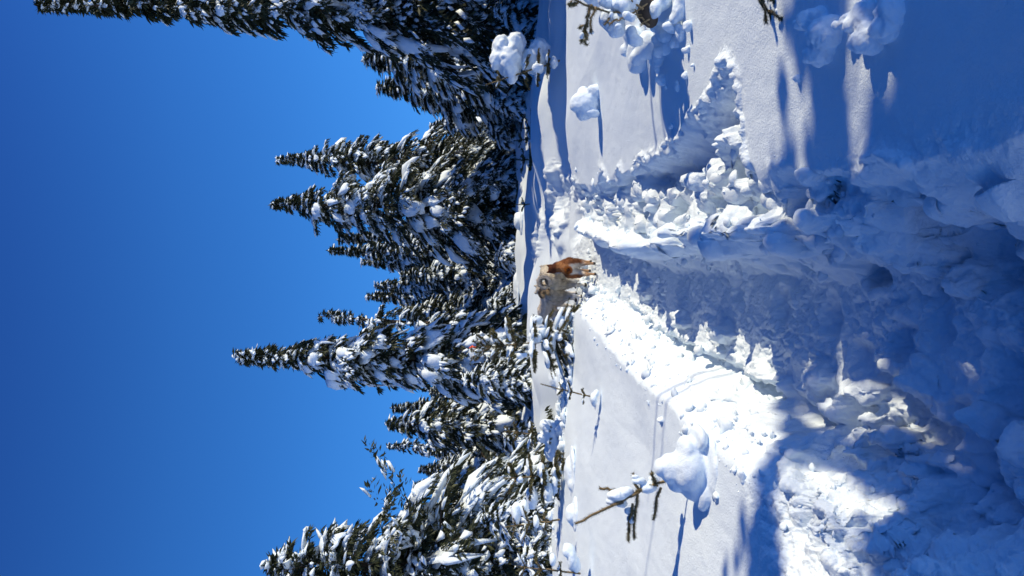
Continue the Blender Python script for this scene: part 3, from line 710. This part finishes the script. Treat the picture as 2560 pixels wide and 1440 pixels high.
sprig('young_conifer', 'bare single stem with a whorl of stubby twigs, standing alone on the smooth bank', (1478, 992), (1352, 960), 7.6, [(.12, 5, .09, .25), (.38, 7, .12, .3), (.55, 3, .08, .6)], 31, .016, .006, 1500,
      loads=[[(1485, 998, 0, 16, 18, 10), (1492, 985, 0, 10, 12, 8)], [(1425, 978, .02, 8, 8, 8)]], group=GS)
# young fir with tape
fir = sprig('young_fir', 'young fir with an orange tape on its tip, spreading dark boughs loaded with snow', (1425, 850), (1196, 868), 10.5,
      [(.98, 3, .10, 1.2), (.86, 6, .24, 1.1), (.72, 7, .30, .75), (.58, 6, .36, .35), (.38, 7, .42, .05), (.26, 9, .45, -.15), (.15, 9, .47, -.25), (.05, 8, .45, -.2)], 33, .035, .008, 560, sub=4, nw=.0035, pads=.75,
      loads=[[(1345, 800, 0, 12, 16, 14), (1358, 830, 0, 14, 18, 16), (1335, 850, 0, 12, 14, 12)], [(1330, 868, -.1, 16, 18, 8), (1345, 845, -.1, 12, 18, 10)], [(1380, 860, -.1, 26, 20, 9), (1390, 835, -.1, 12, 16, 10)], [(1300, 890, -.1, 8, 8, 9), (1312, 888, -.1, 7, 8, 8)],
             [(1405, 810, -.1, 22, 20, 10), (1410, 830, -.1, 14, 20, 12)], [(1370, 905, .0, 18, 20, 8)], [(1250, 855, .1, 9, 9, 6)]], group=GS)
l0 = np.array(fir.location); mb = MB()
p0 = np.array(W(1200, 868, 10.5))-l0
pts = np.array([p0, p0+[.01, -.01, .03], p0+[-.005, -.015, .07], p0+[.012, -.01, .11], p0+[-.012, -.012, .155]])
wv = np.array([.012, .016, .013, .017, .010])
for i in range(4):
    a, b = pts[i], pts[i+1]
    mb.add([a-[wv[i], 0, 0], a+[wv[i], 0, 0], b+[wv[i+1], 0, 0], b-[wv[i+1], 0, 0], a-[wv[i], -.004, 0], a+[wv[i], .004, 0], b+[wv[i+1], .004, 0], b-[wv[i+1], -.004, 0]], [(0, 1, 2, 3), (7, 6, 5, 4), (0, 4, 5, 1), (2, 6, 7, 3), (1, 5, 6, 2), (3, 7, 4, 0)])
mb.build('tape', M_TAPE, fir)
sprig('young_conifer', 'snow bagged sapling with a bent white twig in front of the tallest spruce', (1400, 150), (1215, 212), 13.0, [(.15, 7, .22, .1), (.3, 8, .3, 0), (.5, 5, .3, -.3), (.8, 3, .15, .5)], 35, .03, .012, 500, sub=3, nw=.005,
      loads=[[(1275, 150, .1, 45, 50, 34), (1255, 120, .1, 32, 40, 24), (1290, 110, .1, 30, 40, 24), (1240, 150, .1, 26, 30, 16), (1280, 185, .1, 25, 30, 16)], [(1335, 150, .2, 34, 40, 36), (1350, 120, .2, 26, 36, 24)], [(1345, 170, -.2, 12, 14, 16)], [(1385, 155, -.1, 16, 16, 10)]], group=GS)
sprig('young_conifer', 'small dark fan of twigs poking from the drift in the shade, furthest one', (1345, 400), (1290, 398), 20, [(.3, 7, .35, .1), (.6, 7, .28, .3)], 36, .05, .012, 300, sub=2, nw=.01, loads=[[(1325, 395, .3, 24, 24, 14)]], group=GS)
sprig('young_conifer', 'thin feathery sprig beside the small dark fan, in front of the broad blunt tipped spruce', (1335, 345), (1285, 352), 20, [(.3, 5, .22, .3), (.6, 5, .2, .4)], 37, .05, .01, 300, nw=.009, group=GS)
sprig('young_conifer', 'tiny sprig in front of the widest central spruce', (1330, 510), (1285, 512), 22, [(.4, 5, .2, .4)], 38, .05, .01, 300, nw=.009, group=GS)
sprig('young_conifer', 'small dark twig tuft near the edge of the wood by the rightmost tracks', (1340, 322), (1300, 320), 22, [(.4, 5, .25, .4)], 39, .05, .01, 300, nw=.009, group=GS)
sprig('young_conifer', 'snow crowned sapling with an orange brown stem', (1405, 1090), (1262, 1080), 11, [(.2, 7, .2, .1), (.5, 7, .22, .2), (.75, 6, .15, .5), (.9, 5, .1, .8)], 41, .03, .01, 500, sub=2, nw=.004,
      loads=[[(1378, 1085, 0, 34, 34, 24), (1368, 1065, 0, 18, 24, 20), (1390, 1110, 0, 24, 28, 18), (1355, 1095, 0, 14, 20, 14), (1385, 1130, .05, 26, 30, 24)]], group=GS)
sprig('young_conifer', 'grey green snow capped sapling with a wide heap of snow on top', (1405, 1190), (1260, 1195), 10, [(.1, 9, .3, 0), (.3, 9, .3, .1), (.5, 8, .25, .2), (.75, 6, .2, .6)], 42, .03, .01, 600, sub=4, nw=.004,
      loads=[[(1352, 1175, 0, 20, 24, 10), (1362, 1190, 0, 18, 20, 10)], [(1390, 1205, -.1, 30, 24, 9)], [(1300, 1200, -.1, 9, 9, 9)], [(1370, 1230, -.1, 24, 24, 12)], [(1330, 1245, 0, 30, 26, 16)]], group=GS)
sprig('young_conifer', 'green sapling top leaning over the bumpy snow drift', (1415, 1165), (1395, 1130), 9.5, [(.3, 6, .12, .2), (.7, 5, .08, .4)], 43, .03, .008, 800, sub=2, nw=.004, group=GS)
sprig('young_conifer', 'crooked snowy twig with a long white pad beside a rounded snow lump', (1400, 1300), (1262, 1318), 8.2, [(.25, 4, .12, .2), (.55, 5, .2, .4), (.8, 4, .12, .3)], 44, .022, .008, 700, sub=1, nw=.003,
      loads=[[(1340, 1305, 0, 16, 18, 8)], [(1375, 1290, 0, 12, 14, 8)], [(1290, 1285, .1, 32, 24, 12), (1310, 1270, .1, 20, 20, 12)]], group=GS)
sprig('young_conifer', 'twig with a hanging white pad close to the bottom edge of the picture', (1452, 1436), (1290, 1415), 7.2, [(.3, 4, .1, .2), (.6, 5, .16, .5), (.85, 3, .12, .5)], 45, .022, .007, 800, sub=1, nw=.003,
      loads=[[(1430, 1395, .05, 32, 26, 14), (1420, 1378, .05, 18, 20, 14), (1440, 1415, .05, 20, 20, 12)], [(1382, 1400, 0, 16, 16, 8)]], group=GS)

# ------------------------------------------------------------------ snow laden bush at the right edge of the real scene
Yb = 3.95
bs = thing('snow_laden_bush', 'snow laden bush with drooping dark tufts and a hollow painted dark at the picture top', 'bush', W(1660, 40, Yb)); l0 = np.array(bs.location)
r2 = np.random.RandomState(51); mn, mw = MB(), MB()
BR = [((1640,0),(1545,50)),((1560,30),(1480,20)),((1480,10),(1468,60)),((1468,60),(1466,88)),((1490,15),(1478,80)),((1500,20),(1420,-10)),((1640,30),(1570,40)),((1545,30),(1510,60)),((1545,45),(1525,60)),((1625,60),(1590,20)),((1625,45),(1605,60)),((1610,20),(1560,-20)),((1650,10),(1600,-40)),
      ((1470,85),(1455,105)),((1470,85),(1470,110)),((1460,60),(1450,68)),((1445,5),(1432,12)),((1430,0),(1425,14))]
for j, (a, b) in enumerate(BR):
    pa = np.array(W(*a, Yb+r2.uniform(-.05, .15)))-l0; pb = np.array(W(*b, Yb+r2.uniform(-.1, .1)))-l0
    needle_shoot(mn, mw, curve(pa, pb, .01, 6, .004, r2), np.linspace(.006, .003, 6), .018, 2400 if b[0] < 1500 or j > 12 else 500, r2, .0012)
mw.build('stem', M_TWIG, bs); mn.build('needles', M_NEEDN, bs, smooth=False)
k = Yb/F
def BB(V, yi, dy, rx, ry, rz): p = unp(V, yi, Yb+dy); return (p.x-l0[0], p.y-l0[1], p.z-l0[2], rx*k, ry*k, rz*k)
for g in ([BB(1560, 15, 0, 26, 26, 18), BB(1575, 0, .02, 26, 28, 26), BB(1540, 10, 0, 14, 22, 14)], [BB(1568, 35, -.08, 11, 12, 12), BB(1582, 42, -.08, 10, 12, 8)], [BB(1540, 60, .12, 34, 26, 26), BB(1520, 45, .12, 26, 26, 20), BB(1550, 75, .12, 14, 20, 16), BB(1510, 50, .12, 14, 20, 14)],
          [BB(1478, 80, -.02, 7, 8, 11)], [BB(1455, 88, .02, 8, 8, 6)], [BB(1505, -5, 0, 18, 20, 12), BB(1520, 8, 0, 12, 16, 12)], [BB(1640, 20, .05, 24, 30, 16), BB(1660, -10, .05, 34, 34, 22)], [BB(1560, -35, .1, 50, 50, 40)], [BB(1580, 80, .05, 18, 20, 16), BB(1590, 100, .05, 16, 20, 20)],
          [BB(1500, -80, .28, 95, 95, 75), BB(1580, -65, .28, 95, 95, 75), BB(1450, -95, .32, 60, 80, 50), BB(1560, -20, .45, 50, 50, 50), BB(1650, -80, .28, 100, 95, 60)], [BB(1530, 34, -.05, 10, 10, 7)], [BB(1548, 62, -.1, 6, 8, 9)]):  # first group here: unseen snow bulk, added past the frame edge for its shadow
    snow_blob('snow_load', g, .008, .008, 16, 5, parent=bs, seed=g[0][0])
hollow_shade = snow_blob('hollow', [BB(1620, 25, .10, 34, 30, 26), BB(1630, 45, .12, 22, 24, 18)], .012, .01, 10, 2, mat=M_BARK, parent=bs)  # dark bark-coloured lump painted in for the shade inside the bush

# dark bough tips over the jagged block
Yn = 2.75
bo = thing('spruce_bough', 'dark snowy spruce bough tips hanging in at the top edge above the jagged snow block', 'bough', W(1930, -30, Yn)); l0 = np.array(bo.location); mn, mw = MB(), MB()
for (a, b) in [((1900,-20),(1965,88)),((1915,-20),(1922,50)),((1925,-20),(1975,60)),((1930,20),(1960,40)),((1940,-10),(1995,55)),((1950,30),(1990,70)),((1945,-20),(2010,30)),((1965,-20),(1990,40)),((1930,-30),(1950,10))]:
    needle_shoot(mn, mw, curve(np.array(W(*a, Yn+r2.uniform(-.05, .05)))-l0, np.array(W(*b, Yn+r2.uniform(-.08, .08)))-l0, .005, 6, .003, r2), np.linspace(.005, .003, 6), .014, 4500, r2, .0012)
mw.build('stem', M_TWIG, bo); mn.build('needles', M_NEED, bo, smooth=False)
k = Yn/F
def BN(V, yi, dy, r): p = unp(V, yi, Yn+dy); return (p.x-l0[0], p.y-l0[1], p.z-l0[2], r*k, r*k, r*k*.8)
snow_blob('snow_load', [BN(1970, 0, .02, 22), BN(1995, 15, .02, 20), BN(1985, -15, .02, 22)], .005, .006, 20, 4, parent=bo)
snow_blob('snow_load', [BN(1950, 20, -.02, 8), BN(1962, 32, -.02, 9)], .004, .004, 20, 4, parent=bo)

# ------------------------------------------------------------------ dogs
def fur_mat(name):
    mt, t, b = mat_new(name); b.inputs['Roughness'].default_value = .8; b.inputs['Specular IOR Level'].default_value = .15
    a = t.nodes.new('ShaderNodeAttribute'); a.attribute_name = 'fur'
    n = t.nodes.new('ShaderNodeTexNoise'); n.inputs['Scale'].default_value = 60; n.inputs['Detail'].default_value = 4
    mp = t.nodes.new('ShaderNodeMapping'); mp.inputs['Scale'].default_value = (1, 1, .25); tc = t.nodes.new('ShaderNodeTexCoord')
    r = t.nodes.new('ShaderNodeMapRange'); r.inputs['To Min'].default_value = .65; r.inputs['To Max'].default_value = 1.3
    mx = t.nodes.new('ShaderNodeMix'); mx.data_type = 'RGBA'; mx.blend_type = 'MULTIPLY'; mx.inputs[0].default_value = 1
    t.links.new(tc.outputs['Object'], mp.inputs[0]); t.links.new(mp.outputs[0], n.inputs['Vector']); t.links.new(n.outputs[0], r.inputs[0])
    t.links.new(a.outputs['Color'], mx.inputs[6]); t.links.new(r.outputs[0], mx.inputs[7]); t.links.new(mx.outputs[2], b.inputs['Base Color'])
    bp = t.nodes.new('ShaderNodeBump'); bp.inputs['Strength'].default_value = .6; bp.inputs['Distance'].default_value = .01
    t.links.new(n.outputs[0], bp.inputs['Height']); t.links.new(bp.outputs[0], b.inputs['Normal'])
    return mt
M_FUR = fur_mat('dog_fur')
M_COLLAR = plain('collar_cloth', (.6, .6, .62), .7, 80)
def chain(pts, step=.35):
    out = []
    for (a, b) in zip(pts[:-1], pts[1:]):
        a = np.array(a, float); b = np.array(b, float); n = max(2, int(np.linalg.norm(b[:3]-a[:3])/(min(a[3], b[3])*step))+1)
        for t in np.linspace(0, 1, n): out.append(tuple(a+(b-a)*t))
    return out
def dog(label, loc, yaw, s, colour, head=(0, .50, .66), tail=None, stance=(0, 0, 0, 0), width=1.0, fluff=1.0, seed=0, collar=False):
    o = thing('dog', label, 'dog', loc, yaw, 'dogs walking ahead in the trench')
    hx, hy, hz_ = head
    A = []
    bw = .118*width
    A += chain([(0, -.30, .475, bw), (0, -.12, .46, bw*1.02), (0, .08, .45, bw*1.10), (0, .24, .45, bw*1.18)], .3)
    A += chain([(0, .26, .50, .11*width), (hx*.6, .38, (.5+hz_)/2+.02, .085), (hx, hy-.03, hz_, .082)], .3)
    A += chain([(hx, hy, hz_, .078), (hx*1.15, hy+.06, hz_-.02, .055), (hx*1.3, hy+.14, hz_-.045, .036)], .3)
    for i, sx in enumerate((-1, 1)):
        f = stance[i]*.12; lx = sx*.088*width
        A += chain([(sx*.065, -.29, .44, .092*fluff), (sx*.090, -.22+f*.4, .30, .066*fluff), (lx, -.31+f*.8, .185, .032), (lx, -.36+f, .155, .026), (lx, -.335+f, .08, .021), (lx, -.32+f, .03, .025), (lx, -.275+f, .022, .024)], .35)
        g = stance[2+i]*.12
        A += chain([(sx*.075, .24, .40, .075*fluff), (lx, .20+g*.3, .29, .046), (lx, .22+g*.8, .14, .027), (lx, .225+g, .05, .023), (lx, .26+g, .022, .026)], .35)
    for sx in (-1, 1):
        A += chain([(hx+sx*.048, hy-.02, hz_+.055, .026), (hx+sx*.056, hy-.025, hz_+.085, .018), (hx+sx*.058, hy-.025, hz_+.112, .006)], .3)
    A = [tuple(q) for q in A]
    me, v, nr = remesh([q[:4] for q in A], .0085, 3)
    v = v + nr*(.006*fbm(v[:, 0]*30, v[:, 1]*30, v[:, 2]*12, 2))[:, None]
    def paint(me, v, fn):
        c = np.ones((len(v), 4)); c[:, :3] = fn(v)
        at = me.color_attributes.new('fur', 'FLOAT_COLOR', 'POINT'); at.data.foreach_set('color', c.astype(np.float32).ravel())
    paint(me, v, colour); b = finish(me, v, 'body', M_FUR, o)
    # strands
    def strands(v, nr, n, ln, parent, name, fn):
        rng = np.random.RandomState(seed+5); i = rng.choice(len(v), n); p = v[i]; nn = nr[i]
        keep = p[:, 2] > .12; p = p[keep]; nn = nn[keep]; n = len(p)
        d = nn*.55 + np.array([0, -.5, -.65]) + rng.normal(0, .2, (n, 3)); d /= np.linalg.norm(d, axis=1)[:, None]
        c = np.cross(d, nn); c /= np.linalg.norm(c, axis=1)[:, None]+1e-9; l = ln*rng.uniform(.5, 1.2, n)
        q = np.stack([p-c*.0025, p+c*.0025, p+d*l[:, None]], 1).reshape(-1, 3); mb = MB(); mb.add(q, np.arange(3*n).reshape(-1, 3))
        ob = mb.build(name, M_FUR, parent); paint(ob.data, q, lambda w_: np.repeat(fn(p), 3, axis=0)); return ob
    strands(v, nr, 9000, .030*fluff, o, 'coat', colour)
    if tail:
        me, v, nr = remesh(chain(tail['pts'], .3), .008, 2); v = v+nr*(.006*fbm(v[:, 0]*30, v[:, 1]*30, v[:, 2]*30, 2))[:, None]
        paint(me, v, tail['col']); tb = finish(me, v, 'tail', M_FUR, o); strands(v, nr, 2500, .03, o, 'tail_hair', tail['col'])
    if collar:
        mb = MB(); t = np.linspace(0, 2*math.pi, 25); c = np.array([hx*.5, .36, (.5+hz_)/2+.0])
        tube(mb, np.stack([c[0]+.10*np.cos(t), c[1]+.045*np.sin(t), c[2]+.10*np.sin(t)], 1), .012, 6); mb.build('collar', M_COLLAR, o)
    o.scale = (s, s, s)
    return o
def ring(cx, cy, cz, r, r0, r1, a0, a1, tilt=.2, n=9, start=(0, -.37, .52)):
    P = [(*start, r0)]
    for t in np.linspace(a0, a1, n): P.append((cx+r*math.cos(t), cy+tilt*r*math.sin(t), cz+r*math.sin(t), r0+(r1-r0)*(t-a0)/(a1-a0)))
    return P
def mixc(a, b, k): return np.array(a)*(1-k)[:, None]+np.array(b)*k[:, None]
def colA(v):
    n = noise3(v[:, 0]*18, v[:, 1]*18, v[:, 2]*9)*.25
    k = sst(.40, .50, v[:, 2]+n*.2)                      # upper body orange
    c = mixc((.60, .52, .44), (.35, .16, .065), k)
    rear = sst(-.22, -.34, v[:, 1])*(1-sst(.42, .49, v[:, 2]))*sst(.11, .05, np.abs(v[:, 0])+n*.05)
    sidek = sst(.06, .11, np.abs(v[:, 0])+n*.08)*sst(.18, .26, v[:, 2]); c = c*(1-sidek[:, None])+np.array((.22, .085, .035))*sidek[:, None]
    c = c*(1-rear[:, None])+np.array((.66, .60, .52))*rear[:, None]
    leg = sst(.24, .16, v[:, 2]); c = c*(1-leg[:, None])+np.array((.50, .30, .17))*leg[:, None]
    paw = sst(.06, .035, v[:, 2]); c = c*(1-paw[:, None])+np.array((.05, .05, .06))*paw[:, None]
    hd = np.maximum(sst(.36, .42, v[:, 1]), sst(.60, .64, v[:, 2])); c = c*(1-hd[:, None])+np.array((.12, .04, .02))*hd[:, None]
    return c
def mk(top, mid, low, headc=None, dark=(.05, .05, .05)):
    def f(v):
        n = noise3(v[:, 0]*16, v[:, 1]*16, v[:, 2]*8)*.3
        c = mixc(mid, top, sst(.42, .54, v[:, 2]+n*.25)); k = sst(.26, .14, v[:, 2]+n*.1); c = c*(1-k[:, None])+np.array(low)*k[:, None]
        paw = sst(.05, .03, v[:, 2]); c = c*(1-paw[:, None])+np.array(dark)*paw[:, None]
        s = .5+.5*np.sin(v[:, 2]*70+v[:, 0]*25+n*8); c = c*(.86+.2*s)[:, None]
        if headc is not None:
            hd = sst(.38, .46, v[:, 1]); c = c*(1-hd[:, None])+np.array(headc)*hd[:, None]
        return np.clip(c, 0, 1)
    return f
def tcol(a, b, cx, cz, r):
    def f(v):
        k = sst(r-.012, r+.006, np.hypot(v[:, 0]-cx, v[:, 2]-cz)); return mixc(a, b, k)
    return f
def dplace(V, yi, Y):
    x, y, z = on(V, yi, .2); return (x, y, z-.005)
dog('red brown dog with white breeches and a curled tail, nearest of the four', dplace(1484, 668, 9.75), R(-6), .84, colA, head=(-.06, .42, .67),
    tail=dict(pts=ring(-.015, -.40, .485, .036, .028, .018, 1.5, 1.5+5.0, .25), col=tcol((.16, .05, .02), (.50, .17, .035), -.015, .485, .040)), stance=(-.6, .6, .5, -.5), width=.95, fluff=1.1, seed=1, collar=True)
dog('cream dog with a grey edged ring tail, just left of the red brown one', dplace(1462, 690, 10.9), R(-9), 1.12, mk((.62, .56, .46), (.55, .48, .38), (.72, .68, .62)), head=(.02, .46, .50),
    tail=dict(pts=ring(-.03, -.36, .60, .072, .036, .026, 1.2-3.0, 1.2+2.2, .3, start=(0, -.38, .53)), col=tcol((.16, .15, .14), (.66, .60, .52), -.03, .60, .060)), stance=(.4, -.5, -.4, .5), fluff=1.0, width=.95, seed=2)
dog('pale fawn dog with a tan curled tail and white lower legs', dplace(1450, 722, 11.5), R(-4), 1.06, mk((.58, .52, .43), (.52, .46, .38), (.78, .74, .70)), head=(-.04, .46, .58),
    tail=dict(pts=ring(-.04, -.36, .58, .055, .040, .040, -1.4, 2.3, .3, start=(0, -.38, .53)), col=tcol((.66, .48, .28), (.10, .08, .07), -.05, .57, .075)), stance=(-.5, .3, .5, -.4), fluff=1.15, seed=3)
dog('grey brown dog turned aside, partly hidden by the bank beside the young fir', dplace(1438, 756, 12.2), R(30), 1.06, mk((.66, .58, .49), (.56, .48, .40), (.74, .68, .60), (.14, .12, .10)), head=(-.06, .50, .48),
    tail=None, stance=(.5, -.6, -.5, .4), fluff=1.15, seed=4)

# ------------------------------------------------------------------ trees to the right, outside the frame, that shade the clearing
for n, (x, y, h, rb) in enumerate(((6.7, 11.7, 2.7, 1.2), (7.2, 12.9, 3.5, 1.4), (7.8, 14.3, 4.4, 1.6), (8.6, 15.7, 5.4, 1.9), (9.3, 17.1, 6.4, 2.1), (10.0, 18.7, 7.8, 2.3), (11.0, 20.6, 10.0, 2.5))):
    put_tree('spruce_tree', ('smallest', 'second smallest', 'third smallest', 'middle sized', 'third tallest', 'second tallest', 'tallest')[n]+' spruce of the row right of the clearing, beyond the frame', tree_parts(500+n, h, rb, dens=1.6, snow=.9), (x, y, hz(x, y)-.1), group=GT)
def inpoly(V, Y, P):
    c = np.zeros(V.shape, bool); n = len(P)
    for i in range(n):
        (x1, y1), (x2, y2) = P[i], P[(i+1) % n]
        k = ((y1 > Y) != (y2 > Y)) & (V < (x2-x1)*(Y-y1)/((y2-y1) or 1e-9)+x1); c ^= k
    return c
LIT = [[(2136,-200),(2210,-200),(2212,300),(2220,480),(2146,480),(2134,300)], [(2224,60),(2275,60),(2272,340),(2230,340)], [(2030,180),(2042,180),(2068,440),(2052,440)],
       [(2005,1010),(2050,970),(2160,955),(2240,1000),(2350,1050),(2360,1095),(2240,1120),(2130,1110),(2020,1085)],
       [(1950,1160),(2040,1145),(2110,1175),(2200,1225),(2300,1290),(2290,1345),(2200,1340),(2195,1560),(1975,1560),(1960,1250)],
       [(2150,500),(2215,520),(2245,600),(2225,670),(2180,660),(2140,560)], [(2020,1060),(2300,1060),(2300,1000),(2100,960)]]
HALF = [[(2318,-200),(2410,-200),(2410,430),(2318,430)], [(2250,1080),(2480,1120),(2490,1180),(2300,1130)]]
SHADE = [(2012,-400),(2012,140),(2050,450),(2060,560),(1985,640),(1960,760),(1965,1000),(1975,1110),(1930,1125),(1893,1190),(1855,1270),(1830,1440),(1790,1800),(3600,1800),(3600,-400)]
SMALL = []
def shade_mask_tree():  # unseen spruce added; the outlines place its clumps to shape the near shade
    rng = np.random.RandomState(9); Xt = 6.0; te = math.tan(SUN_EL)/math.cos(SUN_BACK); ta = math.tan(SUN_BACK)
    q, h = np.meshgrid(np.arange(-.9, 2.9, .052), np.arange(1.8, 5.9, .052)); q = q.ravel()+rng.uniform(-.02, .02, q.size); h = h.ravel()+rng.uniform(-.02, .02, h.size)
    X = np.full(q.shape, np.nan); Yv = X.copy(); Z = X.copy()
    for x in np.arange(2.6, -2.6, -.04):
        y = q + (Xt-x)*ta; z = h-(Xt-x)*te; k = np.isnan(X); g = height(np.full(k.sum(), x), y[k]); idx = np.where(k)[0][z[k] < g]
        X[idx] = x; Yv[idx] = y[idx]; Z[idx] = z[idx]
    ok = ~np.isnan(X) & (Yv > .3); q = q[ok]; h = h[ok]; X = X[ok]; Yv = Yv[ok]; Z = Z[ok]
    V = HOR + F*(EYE-Z)/Yv; yi = 720-F*X/Yv
    p = inpoly(V, yi, SHADE).astype(float)
    for P in LIT: p[inpoly(V, yi, P)] = 0
    for P in HALF: p[inpoly(V, yi, P)] *= .12
    edge = inpoly(V, yi, SHADE) & (yi > 1090) & (V < 2005) & ~inpoly(V+0, yi, [(1990,1090),(1945,1130),(1925,1190),(1905,1270),(1890,1440),(1870,1800),(3600,1800),(3600,1090)])
    p[edge] *= .10
    p[inpoly(V, yi, [(1955, -300), (1985, -300), (2002, 460), (1978, 460)])] = .14
    k = rng.uniform(size=len(p)) < p; q = q[k]; h = h[k]; n = len(q)
    dx = rng.uniform(-.7, .9, n); P = np.stack([Xt+dx, q-dx*ta, h+dx*te], 1)
    t = thing('spruce_tree', 'unseen spruce added beyond the frame, its snow clumps arranged to shade the near snow', 'tree', (0, 0, 0), group=GT)
    ms, mc, mt = MB(), MB(), MB()
    tube(mt, [[6.3, .9, .3], [6.3, .92, 3], [6.35, .95, 7.2]], [.13, .09, .02], 8)
    T = rng.normal(0, 1, (n, 3)); T[:, 2] *= .4; T /= np.linalg.norm(T, axis=1)[:, None]; N = np.tile([0, 0, 1.], (n, 1)); S = np.cross(N, T); S /= np.linalg.norm(S, axis=1)[:, None]; N = np.cross(T, S)
    blob_batch(ms, rng, P, T, S, N, np.full(n, .066), np.full(n, .058), np.full(n, .062), 1, None, .2)
    for i in range(0, n, 23):
        a = np.array([6.3, .92, max(.6, P[i, 2]-.2)]); tube(mc, curve(a, P[i], .1, 5), np.linspace(.02, .006, 5), 4)
    i = rng.choice(n, n*3); d = rng.normal(0, 1, (n*3, 3)); d[:, 2] -= .6; d /= np.linalg.norm(d, axis=1)[:, None]; c = np.cross(d, rng.normal(0, 1, d.shape)); c /= np.linalg.norm(c, axis=1)[:, None]
    p0 = P[i]; l = .09; v = np.stack([p0, p0+d*l*.5+c*.01, p0+d*l, p0+d*l*.5-c*.01], 1); mc.add(v.reshape(-1, 3), np.arange(len(v)*4).reshape(-1, 4))
    mt.build('trunk', M_BARK, t); mc.build('crown', M_NEED, t, smooth=False); ms.build('snow_load', M_TSNOW, t)
shade_mask_tree()

# bare leaning stems outside the frame whose thin shadows cross the left bank
sn = thing('dead_sapling', 'bare twin stemmed dead sapling right of the clearing, beyond the frame', 'sapling', (6.0, 3.75, hz(6.0, 3.75)))
for dx, dy, h, r in ((0, 0, 5.6, .022), (.12, .22, 5.2, .028)):
    mb = MB(); tube(mb, curve((dx, dy, -.1), (dx+.15, dy+.05, h), 0, 9, .02, np.random.RandomState(4)), np.linspace(r, r*.4, 9), 6); mb.build('stem', M_BARK, sn)
